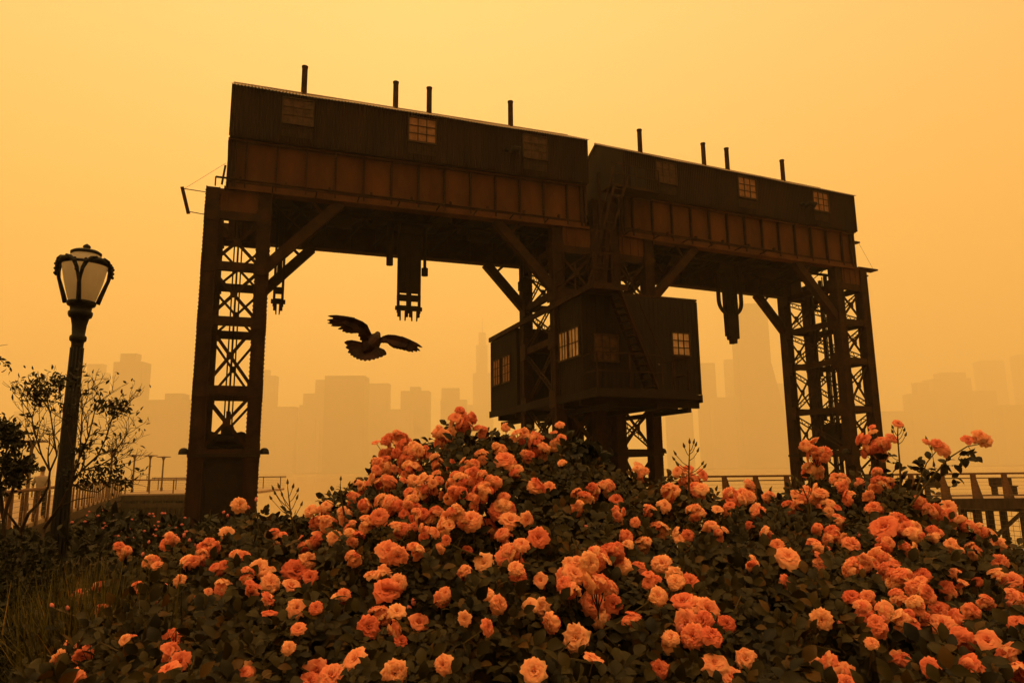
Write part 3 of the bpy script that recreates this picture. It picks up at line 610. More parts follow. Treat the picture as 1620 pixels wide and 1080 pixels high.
# ------------------------------------------------------------------ left pier
dirL = Vector((-0.412, 0.911, 0)).normalized(); A = Vector((-13.9, 20.2, 0)); nrmL = Vector((-dirL.y, dirL.x, 0))   # nrmL points to -x side
def left_pier():
    root = tag(empty('boardwalk_pier', tuple(A)), 'wooden boardwalk on dark piles running away behind the ornate street lamp', 'pier')
    o = tuple(A)
    m = MB(); D = 0.12
    p = [A-dirL*9+nrmL*0.0, A+dirL*41, A+dirL*41+nrmL*5.2, A-dirL*9+nrmL*5.2]
    m.add([(q.x, q.y, D) for q in p]+[(q.x, q.y, D-0.16) for q in p], [(3,2,1,0)[::-1], (4,5,6,7)[::-1], (0,1,5,4), (1,2,6,5), (2,3,7,6), (3,0,4,7)])
    q0 = A+dirL*39; ex = Vector((1, 0.12, 0)).normalized(); ey = Vector((-0.12, 1, 0))
    pl = [q0-ex*2, q0+ex*9.5, q0+ex*9.5+ey*14, q0-ex*2+ey*14]
    m.add([(q.x, q.y, D-0.004) for q in pl]+[(q.x, q.y, D-0.2) for q in pl], [(0,1,2,3), (7,6,5,4), (0,4,5,1)[::-1], (1,2,6,5), (2,3,7,6), (3,0,4,7)])
    m.build('deck', M['deck'], root, o)
    m = MB()
    a0, a1 = A-dirL*9, A+dirL*39
    for dz in (-0.18, -0.62): m.bar((a0.x-nrmL.x*0.07, a0.y-nrmL.y*0.07, dz), (a1.x-nrmL.x*0.07, a1.y-nrmL.y*0.07, dz), 0.12, 0.34)
    b0, b1 = pl[0], pl[1]; m.bar((b0.x, b0.y-0.08, -0.2), (b1.x, b1.y-0.08, -0.2), 0.14, 0.42); m.bar((b0.x, b0.y-0.05, -0.75), (b1.x, b1.y-0.05, -0.75), 0.14, 0.3)
    m.build('fascia', M['darkwood'], root, o)
    m = MB(); rw = random.Random(4)
    for p_, q_ in ((Vector((b0.x, b0.y+0.6, 0)), Vector((b1.x, b1.y+0.6, 0))), (A+nrmL*.9-dirL*9, a1+nrmL*.9)):
        d_ = (q_-p_); n_ = int(d_.length/0.34); d_.normalize()
        for i in range(n_):
            c_ = p_+d_*(i*0.34); wv = rw.uniform(.26, .32); m.bar((c_.x, c_.y, -3.0), (c_.x, c_.y, -0.3-rw.uniform(0, .25)), wv, 0.12+rw.uniform(0, .1), (d_.x, d_.y, 0))
        m.bar((p_.x, p_.y+0.12, -1.7), (q_.x, q_.y+0.12, -1.7), 0.1, 2.7)
        m.bar((p_.x, p_.y-0.14, -0.9), (q_.x, q_.y-0.14, -0.9), 0.16, 0.22); m.bar((p_.x, p_.y-0.14, -1.8), (q_.x, q_.y-0.14, -1.8), 0.16, 0.22)
    m.build('bulkhead', M['darkwood'], root, o)
    for i in range(9):
        q = A+dirL*(i*4.6-2)+nrmL*0.35; m = MB(); m.tube([(q.x, q.y, -3.2), (q.x, q.y, 0.0)], 0.17, 9); m.build('pile', M['darkwood'], root, o)
    for i in range(6):
        q = q0+ex*(i*1.9-1)+ey*0.3; m = MB(); m.tube([(q.x, q.y, -3.2), (q.x, q.y, 0.0)], 0.17, 9); m.build('pile', M['darkwood'], root, o)
    # railings
    def railing(name, label, P0, d, n, sp, off, ht, rail_mat='wood', tap=True, wire=True, wd=0.26):
        rr = tag(empty(name, tuple(P0)), label, 'railing'); oo = tuple(P0); s_ = Vector((-d.y, d.x, 0))
        for i in range(n):
            q = P0+d*(sp*i); m = MB()
            if tap:   # two tapered planks clasping the rail
                for g in (-1, 1):
                    c0 = q+s_*(0.05*g)
                    w0, w1 = wd, wd*0.55
                    vs_ = []
                    for z_, wv in ((-0.35, w0), (ht-0.06, w1)):
                        for i_, j_ in ((-1, -1), (1, -1), (1, 1), (-1, 1)): vs_.append((c0.x+d.x*wv/2*i_+s_.x*0.03*j_, c0.y+d.y*wv/2*i_+s_.y*0.03*j_, z_+D*0))
                    m.add(vs_, [(3,2,1,0),(4,5,6,7),(0,1,5,4),(1,2,6,5),(2,3,7,6),(3,0,4,7)])
            else: m.bar((q.x, q.y, D), (q.x, q.y, ht), 0.07)
            m.build('railing_post', M[rail_mat], rr, oo)
        m = MB(); e_ = P0+d*(sp*(n-1)+0.5); st = P0-d*0.6
        m.tube([(st.x, st.y, ht), (e_.x, e_.y, ht)], 0.055, 8); m.build('top_rail', M[rail_mat], rr, oo)
        if wire:
            m = MB()
            for z_ in np.linspace(D+0.12, ht-0.14, 6): m.tube([(st.x, st.y, z_), (e_.x, e_.y, z_)], 0.007, 4)
            m.build('rail_wire', M['railmetal'], rr, oo)
    railing('pier_railing', 'near boardwalk railing of tapered wooden planks under a round rail, behind the street lamp', A-dirL*4.12, dirL, 22, 2.06, 0, 1.15)
    railing('pier_railing', 'second boardwalk railing beyond the walking person, with thin posts', A-dirL*8+nrmL*5.1, dirL, 24, 2.06, 0, 1.2, 'railmetal', False)
    c0 = q0+ex*0.3+ey*0.1
    railing('pier_railing', 'cross railing closing the pier head left of the near crane tower', c0, ex, 6, 1.75, 0, 1.15, 'wood', False)
    c1 = q0+ex*-2+ey*13.5
    railing('pier_railing', 'distant pale railing at the far edge of the pier head', c1, ex, 8, 1.6, 0, 1.2, 'railmetal', False)
    # picnic bench on the pier head
    t = q0+ex*6.2+ey*6; tb = tag(empty('picnic_table', (t.x, t.y, D)), 'low picnic table on the pier head beside the near crane tower', 'table')
    def TB(n, bs):
        m = MB()
        for b_ in bs: m.box(*b_)
        o_ = m.build(n, M['wood'], tb)
    TB('table_top', [(-1.0, 1.0, -0.4, 0.4, 0.70, 0.76)]); TB('bench_seat', [(-1.0, 1.0, -0.85, -0.6, 0.42, 0.46)]); TB('bench_seat', [(-1.0, 1.0, 0.6, 0.85, 0.42, 0.46)])
    TB('leg', [(-0.75, -0.65, -0.7, 0.7, 0.34, 0.42), (-0.75, -0.65, -0.25, -0.15, 0, 0.7), (-0.75, -0.65, 0.15, 0.25, 0, 0.7)]); TB('leg', [(0.65, 0.75, -0.7, 0.7, 0.34, 0.42), (0.65, 0.75, -0.25, -0.15, 0, 0.7), (0.65, 0.75, 0.15, 0.25, 0, 0.7)])
left_pier()
def pier_lamp(px, pytop, Y, label, wide=True):
    p = at(px, 750, Y); zt = zat(px, pytop, Y); x, y = p[0], p[1]
    r_ = tag(empty('pier_lamp', (x, y, 0.1)), label, 'pier lamp', 'T-shaped lamps on the left pier'); o = (x, y, 0.1)
    m = MB(); m.lathe([(0.11, 0.1), (0.11, 0.4), (0.075, 0.5), (0.065, zt-0.35), (0.10, zt-0.2), (0.17, zt-0.06)], (x, y, 0), 10); m.build('pole', M['railmetal'], r_, o)
    m = MB(); m.lathe([(0.20, zt-0.06), (0.55, zt-0.03), (0.6, zt+0.0), (0.55, zt+0.03), (0.1, zt+0.06)], (x, y, 0), 14); m.build('lamp_shade', M['railmetal'], r_, o)
pier_lamp(46, 698, 31, 'T-shaped pier lamp behind the leafy shrub at the photo edge, tallest of its kind')
pier_lamp(175, 714, 46, 'T-shaped pier lamp seen through the bare twigs right of the street lamp')
pier_lamp(211, 720, 60, 'T-shaped pier lamp standing clear, first of the three right of the twigs')
pier_lamp(236, 720.5, 62, 'T-shaped pier lamp in the middle of three in a row on the pier head')
pier_lamp(257, 722.5, 64, 'T-shaped pier lamp nearest the near crane tower')

# ------------------------------------------------------------------ person walking on the boardwalk
def person():
    p = at(66, 760, 25.4); x, y = p[0], p[1]; D = 0.12
    verts = [(0,0,.92),(0,0,1.12),(0,0,1.34),(0,.0,1.46),(0,.01,1.53),(0,.02,1.66),(0,.02,1.75),
             (.19,0,1.40),(.25,.03,1.14),(.23,.12,.92),(-.19,0,1.40),(-.25,-.02,1.14),(-.24,.02,.90),
             (.10,0,.88),(.11,.10,.50),(.11,.02,.08),(.11,.16,.03),(-.10,0,.88),(-.11,-.02,.50),(-.11,-.16,.10),(-.11,-.02,.03)]
    edges = [(0,1),(1,2),(2,3),(3,4),(4,5),(5,6),(2,7),(7,8),(8,9),(2,10),(10,11),(11,12),(0,13),(13,14),(14,15),(15,16),(0,17),(17,18),(18,19),(19,20)]
    rad = [.15,.145,.16,.075,.06,.095,.06,.07,.05,.04,.07,.05,.04,.095,.07,.05,.04,.095,.07,.05,.04]
    def skin(name, vs, es, rs, mt, parent=None):
        me = bpy.data.meshes.new(name); me.from_pydata(vs, es, []); o = bpy.data.objects.new(name, me); COL.objects.link(o); me.materials.append(mt)
        sm = o.modifiers.new('skin', 'SKIN'); me.skin_vertices.new() if not me.skin_vertices else None
        for i, r_ in enumerate(rs): me.skin_vertices[0].data[i].radius = (r_, r_*0.75)
        me.skin_vertices[0].data[0].use_root = True
        o.modifiers.new('sub', 'SUBSURF').levels = 1; o.modifiers['sub'].render_levels = 2
        if parent: o.parent = parent
        return o
    b = skin('person', verts, edges, rad, M['skin']); b.location = (x, y, D); b.rotation_euler = (0, 0, 0.35)
    tag(b, 'person in a beige top and dark trousers walking on the boardwalk, seen from behind', 'person')
    skin('shirt', [verts[i] for i in (0,1,2,7,8,10,11)], [(0,1),(1,2),(2,3),(3,4),(2,5),(5,6)], [.165,.165,.185,.088,.072,.088,.072], M['shirt'], b)
    skin('trousers', [(0,0,.92)]+[verts[i] for i in (13,14,15,17,18,19)], [(0,1),(1,2),(2,3),(0,4),(4,5),(5,6)], [.16,.11,.085,.07,.11,.085,.07], M['trousers'], b)
    m = MB(); m.ball((0, -0.02, 1.70), (0.095, 0.10, 0.10), 10, 8); m.build('hair', M['hair'], b, smooth=True)
person()

# ------------------------------------------------------------------ right pier
def right_pier():
    Y = 34.0; dk = 0.05
    x0, x1 = at(1040, 760, Y)[0], at(1700, 760, Y)[0]+3
    root = tag(empty('fishing_pier', ((x0+x1)/2, Y, dk)), 'timber pier on crossed piles standing in the river at right', 'pier'); o = ((x0+x1)/2, Y, dk)
    m = MB(); m.box(x0, x1, Y, Y+6, dk-0.12, dk); m.build('deck', M['deck'], root, o)
    m = MB(); m.box(x0, x1, Y-0.14, Y-0.01, dk-0.46, dk+0.02); m.box(x0, x1, Y+0.5, Y+0.7, dk-0.6, dk-0.14); m.build('fascia', M['darkwood'], root, o)
    n = 9
    for i in range(n):
        x = x1-1.2-i*2.15
        for yy in (Y+0.1, Y+3.0, Y+5.6):
            m = MB(); m.tube([(x+0.1*(yy-Y), yy, -3.4), (x+0.1*(yy-Y), yy, dk-0.13)], 0.19, 10); m.build('pile', M['darkwood'], root, o)
    m = MB()
    for i in range(0, n-1, 2): x = x1-1.2-i*2.15; m.bar((x, Y+0.05, -0.5), (x-2.15, Y+0.05, -2.2), 0.2, 0.1); 
    for i in range(n): x = x1-1.2-i*2.15; m.box(x-0.15, x+0.15, Y-0.0, Y+5.8, dk-0.62, dk-0.46) 
    m.build('cross_brace', M['darkwood'], root, o)
    rr = tag(empty('pier_railing', ((x0+x1)/2, Y, dk)), 'timber railing with slanting posts along the right pier in front of the river', 'railing')
    sp = 1.45; xs = np.arange(x1-0.4, x0, -sp)
    zt = 1.19
    for x in xs:
        m = MB(); m.box(x-0.11, x+0.11, Y+0.02, Y+0.12, dk, zt-0.04); m.prism([(x+0.10, dk), (x+0.42, dk), (x+0.16, zt-0.1), (x+0.10, zt-0.1)], 1, Y+0.14, Y+0.2); m.build('railing_post', M['wood'], rr, o)
    m = MB(); m.box(x0, x1, Y-0.02, Y+0.16, zt-0.04, zt+0.05); m.build('top_rail', M['wood'], rr, o)
    m = MB(); m.box(x0, x1, Y+0.05, Y+0.09, zt-0.22, zt-0.17); m.box(x0, x1, Y+0.05, Y+0.09, dk+0.12, dk+0.18)
    for i in range(4): m.box(x0, x1, Y+0.06, Y+0.07, dk+0.28+i*0.16, dk+0.29+i*0.16)
    m.build('rail_wire', M['railmetal'], rr, o)
    labs = ['dark pier bench seen between railing posts, nearest the farther tower', 'dark pier bench behind the railing, middle of three', 'dark pier bench behind the railing at the photo edge']
    for (px, lb) in ((1392, labs[0]), (1482, labs[1]), (1588, labs[2])):
        p = at(px, 770, 38.5); r2 = tag(empty('pier_bench', (p[0], p[1], dk)), lb, 'bench', 'benches on the right pier')
        def TB(nm, *bs):
            m = MB()
            for b_ in bs: m.box(*b_)
            m.build(nm, M['darkwood'], r2)
        TB('seat', (-0.6, 0.6, -0.25, 0.2, 0.40, 0.46)); TB('backrest', (-0.6, 0.6, 0.2, 0.26, 0.46, 0.86)); TB('leg', (-0.55, -0.47, -0.22, 0.2, 0, 0.40)); TB('leg', (0.47, 0.55, -0.22, 0.2, 0, 0.40))
    # wire fence on the bank, lower right
    f0, f1 = at(1525, 870, 13.0), at(1660, 870, 11.5)
    fr = tag(empty('wire_fence', (f0[0], f0[1], 0)), 'thin wire mesh fence on the bank below the right pier', 'fence'); o = (f0[0], f0[1], 0)
    a, c = Vector((f0[0], f0[1], 0)), Vector((f1[0], f1[1], 0)); m = MB(); h = zat(1560, 806, 12.5)
    for i in range(15): q = a+(c-a)*(i/14); m.tube([(q.x, q.y, 0), (q.x, q.y, h)], 0.0035, 4)
    for i in range(11): zz = h*(i+1)/11; m.tube([(a.x, a.y, zz), (c.x, c.y, zz)], 0.0035, 4)
    m.build('mesh_panel', M['wire'], fr, o)
    for q in (a, c): m = MB(); m.tube([(q.x, q.y, -0.1), (q.x, q.y, h+0.05)], 0.02, 6); m.build('fence_post', M['wire'], fr, o)
right_pier()

# ------------------------------------------------------------------ far skyline
def tower_block(px0, px1, pytop, Y, label, parts=(), mt='towerA', yaw=0.0, slope=None):
    Y *= 1.5; base = 742; pc = (px0+px1)/2
    xa, xb = at(px0, pytop, Y)[0], at(px1, pytop, Y)[0]; zt = zat(pc, pytop, Y); wd = xb-xa; cx = (xa+xb)/2; dp = max(30, wd*0.6)
    r_ = tag(empty('skyscraper', (cx, Y, 0), yaw), label, 'skyscraper', 'hazy towers across the river')
    m = MB(); m.box(-wd/2, wd/2, 0, dp, -0.2, zt); m.build('tower_block', M[mt], r_)
    for (q0, q1, py, nm) in parts:
        a, b_ = at(q0, py, Y)[0]-cx, at(q1, py, Y)[0]-cx; z2 = zat(pc, py, Y)
        m = MB()
        if nm == 'sloped_wing': m.prism([(a, -0.2), (b_, -0.2), (b_, z2*0.0+30), (a+(b_-a)*0.25, z2), (a, z2)], 1, 4, dp-4)
        elif nm == 'spire': m.lathe([(abs(b_-a)/2, zt), (abs(b_-a)/4, zt+(z2-zt)*0.4), (0.6, z2)], ((a+b_)/2, dp/2, 0), 8)
        elif py > pytop: m.box(a, b_, 4, dp+4, -0.2, z2)          # lower wing
        else: m.box(a, b_, dp*0.2, dp*0.8, zt, z2)                # penthouse
        m.build(nm, M[mt], r_)
tb = tower_block
tb(180, 226, 572, 1200, 'tall hazy slab tower with a flat rooftop block, behind the bare twiggy shrub', [(188, 213, 558, 'penthouse')])
tb(130, 164, 588, 1380, 'hazy tower with a narrow penthouse directly right of the lamp post', [(136, 160, 575, 'penthouse')])
tb(224, 299, 632, 1180, 'broad low hazy block with a rooftop hut, outside the near crane tower', [(257, 284, 621, 'penthouse')])
tb(22, 76, 650, 1600, 'low faint block at the photo edge behind the leafy shrub', [(30, 60, 640, 'penthouse')], 'towerB')
tb(408, 436, 594, 1560, 'slim hazy tower peeping out from behind the near crane tower', [(410, 424, 584, 'penthouse')])
tb(434, 467, 643, 1500, 'short hazy block between the slim tower and the stepped tower', [(470, 500, 660, 'wing')], 'towerB')
tb(480, 516, 622, 1550, 'stepped hazy tower against the broadest slab', [(498, 516, 600, 'penthouse'), (473, 482, 640, 'wing')])
tb(514, 577, 594, 1330, 'broadest dark slab tower below the pigeon')
tb(579, 615, 606, 1600, 'medium slab tower right of the broadest slab', [(616, 634, 660, 'wing')])
tb(634, 679, 618, 1540, 'stepped apartment tower above the tallest rose mound, on its outer side', [(648, 664, 611, 'penthouse')])
tb(605, 652, 647, 1500, 'low broad block in front of the stepped apartment tower', mt='towerB')
tb(697, 738, 632, 1580, 'small stepped tower between the apartment tower and the cabin', [(698, 726, 613, 'penthouse')], 'towerB')
tb(738, 780, 640, 1900, 'low faint block below the needle skyscraper', mt='towerB')
tb(748, 776, 590, 1990, 'very faint setback skyscraper with a needle spire left of the cabin', [(753, 771, 545, 'setback'), (757, 768, 525, 'setback'), (760, 765, 496, 'spire')], 'towerB')
tb(1104, 1131, 574, 1680, 'slender hazy tower just right of the cabin', [(1056, 1096, 650, 'wing')])
tb(1148, 1166, 568, 1760, 'thin pale tower beside the tallest slab', mt='towerB')
tb(1163, 1213, 480, 1420, 'tallest hazy slab of the skyline with a sloping lower wing, below the hose tackle', [(1212, 1250, 575, 'sloped_wing')])
tb(1214, 1262, 606, 1700, 'hazy block half hidden behind the farther crane tower', mt='towerB')
tb(1128, 1164, 628, 1600, 'low block between the slender and the thin tower', mt='towerB')
tb(1440, 1480, 622, 1800, 'hazy tower with a small domed top right of the farther crane tower', [(1452, 1472, 604, 'penthouse'), (1412, 1441, 650, 'wing')])
tb(1478, 1536, 598, 1860, 'wide hazy tower beside the domed tower', [(1492, 1532, 588, 'penthouse')])
tb(1534, 1576, 618, 1800, 'medium hazy block to the right of the wide tower')
tb(1552, 1588, 570, 2200, 'pale faint tower rising behind the medium block', mt='towerB')
tb(1584, 1622, 640, 1600, 'low hazy block at the photo edge above the arching rose cane', mt='towerB')
tb(1612, 1650, 560, 2150, 'tall faint tower cut by the photo edge', mt='towerB')
tb(1395, 1440, 650, 1620, 'low hazy block right behind the farther crane tower', mt='towerB')

# ------------------------------------------------------------------ pigeon
def pigeon():
    Y0 = 5.0; k = 1/7.364
    def P(zx, zy, dep=0.0):   # photo point at the bird's distance plus its own depth
        return Vector(at(480+zx*k, 460+zy*k, Y0+dep))
    m = MB(); C0 = P(800, 620)
    fw = Vector((0, 1, 0))
    def sheet(lead, trail, d0, d1, t=0.009):
        n = len(lead); vs = []
        for i in range(n):
            f_ = i/(n-1); dd = d0+(d1-d0)*f_; tk = t*(1.6-1.1*f_)
            a, b_ = P(*lead[i], dd), P(*trail[i], dd-0.02)
            mid = (a+b_)/2
            for q, o_ in ((a, 0), (mid, 0.012), (b_, 0)):
                vs.append(q+fw*(tk/2+o_)); vs.append(q-fw*(tk/2-o_))
        fs = []
        for i in range(n-1):
            b0, b1 = i*6, (i+1)*6
            for j in (0, 2): fs += [(b0+j, b0+j+2, b1+j+2, b1+j), (b0+j+1, b1+j+1, b1+j+3, b0+j+3)]
            fs += [(b0, b1, b1+1, b0+1), (b0+4, b0+5, b1+5, b1+4)]
        fs += [(0, 1, 3, 2), (2, 3, 5, 4)]; e = (n-1)*6; fs += [(e, e+2, e+3, e+1), (e+2, e+4, e+5, e+3)]
        m.add(vs, fs)
    def feather(root_, tip, d0, d1, w_, t=0.0075):
        a, b_ = P(*root_, d0), P(*tip, d1); d = (b_-a); ln = d.length; d.normalize(); s_ = d.cross(fw).normalized()
        vs = []
        prof = [(0, .5), (.35, .9), (.7, 1.0), (.9, .6), (1.0, .12)]
        for f_, q in prof:
            c = a+d*(ln*f_)
            for sx in (-1, 1):
                for sz in (-1, 1): vs.append(c+s_*(sx*w_*q/2)+fw*(sz*t/2))
        fs = []
        for i in range(len(prof)-1):
            o_ = i*4; n_ = o_+4
            fs += [(o_, o_+2, n_+2, n_), (o_+1, n_+1, n_+3, o_+3), (o_, n_, n_+1, o_+1), (o_+2, o_+3, n_+3, n_+2)]
        fs += [(0, 1, 3, 2), (len(prof)*4-4, len(prof)*4-2, len(prof)*4-1, len(prof)*4-3)]
        m.add(vs, fs)
    # wings
    sheet([(800, 515), (770, 450), (745, 395), (690, 355), (610, 322), (520, 304)], [(735, 605), (690, 560), (655, 500), (590, 450), (520, 415), (440, 375)], 0.0, -0.10)
    for i, (rt, tp) in enumerate([((600, 322), (285, 292)), ((590, 340), (275, 342)), ((600, 360), (280, 376)), ((610, 375), (320, 406)), ((620, 395), (402, 445)), ((630, 410), (450, 472)), ((640, 425), (490, 486)), ((650, 440), (540, 492)), ((660, 450), (580, 486)), ((680, 460), (615, 482)), ((700, 480), (640, 530)), ((720, 500), (660, 575)), ((740, 520), (685, 602)), ((755, 540), (705, 615))]):
        feather(rt, tp, -0.06-0.002*i, -0.13+0.006*i, 0.026)
    sheet([(880, 560), (930, 525), (990, 508), (1070, 513), (1150, 532), (1220, 562)], [(888, 610), (940, 602), (990, 604), (1050, 640), (1130, 660), (1190, 660)], 0.02, -0.05)
    for i, (rt, tp) in enumerate([((1140, 535), (1387, 660)), ((1130, 550), (1362, 700)), ((1110, 560), (1328, 710)), ((1090, 565), (1282, 716)), ((1070, 570), (1238, 710)), ((1050, 575), (1185, 695)), ((1030, 575), (1140, 684)), ((1010, 575), (1100, 676)), ((990, 570), (1066, 668)), ((970, 565), (1038, 648)), ((950, 560), (1015, 618)), ((930, 558), (980, 606)), ((912, 560), (945, 606))]):
        feather(rt, tp, 0.0, -0.07+0.004*i, 0.024)
    # tail fan
    for i in range(13):
        f_ = i/12; tips = [(476, 600), (492, 660), (518, 718), (548, 748), (582, 772), (620, 795), (665, 810), (715, 818), (770, 814), (825, 802), (875, 785), (925, 765), (966, 741)]
        feather((745+70*f_, 640+25*f_), tips[i], -0.03, -0.15-0.02*math.sin(math.pi*f_), 0.05, 0.009)
    # body: one swept spindle, tail base to head
    path = [((700, 712), -0.115, 0.006), ((722, 690), -0.09, 0.026), ((745, 668), -0.07, 0.042), ((775, 640), -0.03, 0.056), ((805, 605), 0.01, 0.058), ((832, 568), 0.05, 0.050), ((850, 540), 0.08, 0.034), ((858, 522), 0.10, 0.026), ((864, 508), 0.12, 0.0225), ((870, 500), 0.13, 0.018), ((874, 494), 0.135, 0.008)]
    m.tube([P(*q, d) for q, d, r_ in path], [r_ for q, d, r_ in path], 14)
    hd = P(864, 505, 0.115); m.ball(hd, 0.0215, 12, 8)
    m.tube([P(886, 508, 0.115), P(898, 520, 0.12)], [0.007, 0.002], 6)
    me_o = m.build('pigeon', M['feather'], None, tuple(C0), smooth=True)
    rm = me_o.modifiers.new('join', 'REMESH'); rm.mode = 'VOXEL'; rm.voxel_size = 0.0028; rm.use_smooth_shade = True
    tag(me_o, 'dark pigeon in flight with wings spread and tail fanned, between the crane towers', 'bird')
pigeon()
# ------------------------------------------------------------------ roses
SIL_X = [-200, 0, 80, 130, 180, 250, 320, 360, 400, 440, 480, 520, 560, 590, 620, 660, 700, 730, 760, 800, 840, 880, 920, 960, 1000, 1050, 1100, 1150, 1200, 1240, 1280, 1320, 1360, 1400, 1440, 1470, 1500, 1550, 1600, 1640, 1800, 2000]
SIL_Y = [990, 985, 965, 940, 905, 880, 868, 848, 828, 832, 838, 806, 778, 752, 728, 714, 692, 676, 692, 700, 698, 702, 728, 762, 768, 778, 782, 800, 800, 798, 782, 782, 775, 765, 778, 800, 826, 850, 880, 900, 925, 930]
def sil(px): return np.interp(px, SIL_X, SIL_Y)
def lump(px, py):
    return (0.15*np.sin(px*0.021+1.3)*np.sin(py*0.027+0.4) + 0.10*np.sin(px*0.047+py*0.031+2.0) + 0.06*np.sin(px*0.09-py*0.06))
def bank_d(px, py):
    ys = sil(px); f_ = np.clip((py-ys)/np.maximum(60, (1080-ys)), -0.1, 1.25)
    return 74.0/(18.0+17.0*f_) + lump(px, py)
def rays(px, py):
    px = np.asarray(px, float)[:, None]; py = np.asarray(py, float)[:, None]
    return _F + _Rt*((px-810)/FPX) - _Up*((py-540)/FPX)
def unit(v): return v/np.maximum(1e-9, np.linalg.norm(v, axis=-1, keepdims=True))
SEEDS = [(640, 760), (790, 760), (1000, 800), (1130, 850), (1330, 770), (1500, 860), (260, 900), (470, 880), (610, 930), (770, 960), (960, 930), (1090, 980), (1300, 960), (1470, 990), (180, 1020), (420, 1040)]
LABELS = ['tall rose bush at the left shoulder of the highest mound, thick with full blooms', 'rose bush forming the right shoulder of the highest mound, in front of the cabin',
 'rose bush with small flower heads below the foot of the middle tower', 'leafy rose bush under the far railing, between the middle tower and the farther tower',
 'rose bush with two domed flower heads in front of the farther crane tower', 'rose bush with a long arching cane beside the pilings of the right pier',
 'sparse rose bush with small blooms below the near crane tower', 'rose bush in front of the gap of open river beside the near crane tower',
 'dark leafy rose bush with a column of three stacked flower clusters', 'rose bush with scattered single blooms below the highest mound', 'rose bush with the biggest bank of crowded pale blooms, front and centre',
 'rose bush with two round open blooms side by side over a black hollow', 'leafy rose bush with one lone large bloom, right of the black hollow', 'rose bush with a diagonal garland of blooms in the lower right corner',
 'dim rose bush with a few blooms beside the tall grass in the lower left corner', 'rose bush with few blooms at the bottom edge right of the tall grass']
def seed_of(px, py):
    sd_ = np.array(SEEDS, float); d = (np.asarray(px)[:, None]-sd_[:, 0])**2 + ((np.asarray(py)[:, None]-sd_[:, 1])*1.25)**2
    return np.argmin(d, axis=1)
BUSH = []
for (sx_, sy_), lb in zip(SEEDS, LABELS):
    d = float(bank_d(np.array([sx_]), np.array([sy_]))[0])+0.35; p = CAMP + ray(sx_, sy_)*d
    BUSH.append(tag(empty('rose_bush', (p[0], p[1], 0)), lb, 'rose bush', 'pink rose bushes'))

LEAF_V = np.array([(0, 0, 0), (0, .35, .06), (0, .70, .05), (0, 1.0, -.06), (-.24, .22, .10), (-.33, .52, .13), (-.17, .82, .06), (.24, .22, .10), (.33, .52, .13), (.17, .82, .06)])
LEAF_F = [(0, 1, 4), (4, 1, 5), (5, 1, 2), (5, 2, 6), (6, 2, 3), (0, 7, 1), (7, 8, 1), (8, 2, 1), (8, 9, 2), (9, 3, 2)]
NARROW_V = LEAF_V*np.array([0.62, 1, 0.7])
def leaves(name, mt, parent, origin, pos, dirs, nrm, size, tint, tpl=LEAF_V, kind=None):
    """one mesh of many leaves: base point, pointing direction, upper side, length"""
    n = len(pos)
    y = unit(dirs); x = unit(np.cross(y, nrm)); z = np.cross(x, y)
    V = pos[:, None, :] + size[:, None, None]*(tpl[None, :, 0:1]*x[:, None, :] + tpl[None, :, 1:2]*y[:, None, :] + tpl[None, :, 2:3]*z[:, None, :])
    k = len(tpl); V = V.reshape(-1, 3) - np.asarray(origin)
    Fc = np.array(LEAF_F); F_ = (np.arange(n)[:, None, None]*k + Fc[None]).reshape(-1, 3)
    me = bpy.data.meshes.new(name); me.vertices.add(len(V)); me.vertices.foreach_set('co', V.astype(np.float32).ravel())
    me.loops.add(F_.size); me.loops.foreach_set('vertex_index', F_.astype(np.int32).ravel())
    me.polygons.add(len(F_)); me.polygons.foreach_set('loop_start', np.arange(0, F_.size, 3, dtype=np.int32)); me.polygons.foreach_set('loop_total', np.full(len(F_), 3, np.int32))
    me.polygons.foreach_set('use_smooth', np.ones(len(F_), bool))
    me.update(); me.validate()
    a = me.attributes.new('tint', 'FLOAT', 'POINT'); a.data.foreach_set('value', np.repeat(tint, k).astype(np.float32))
    me.materials.append(mt); o = bpy.data.objects.new(name, me); COL.objects.link(o)
    if parent: o.parent = parent
    else: o.location = origin
    return o

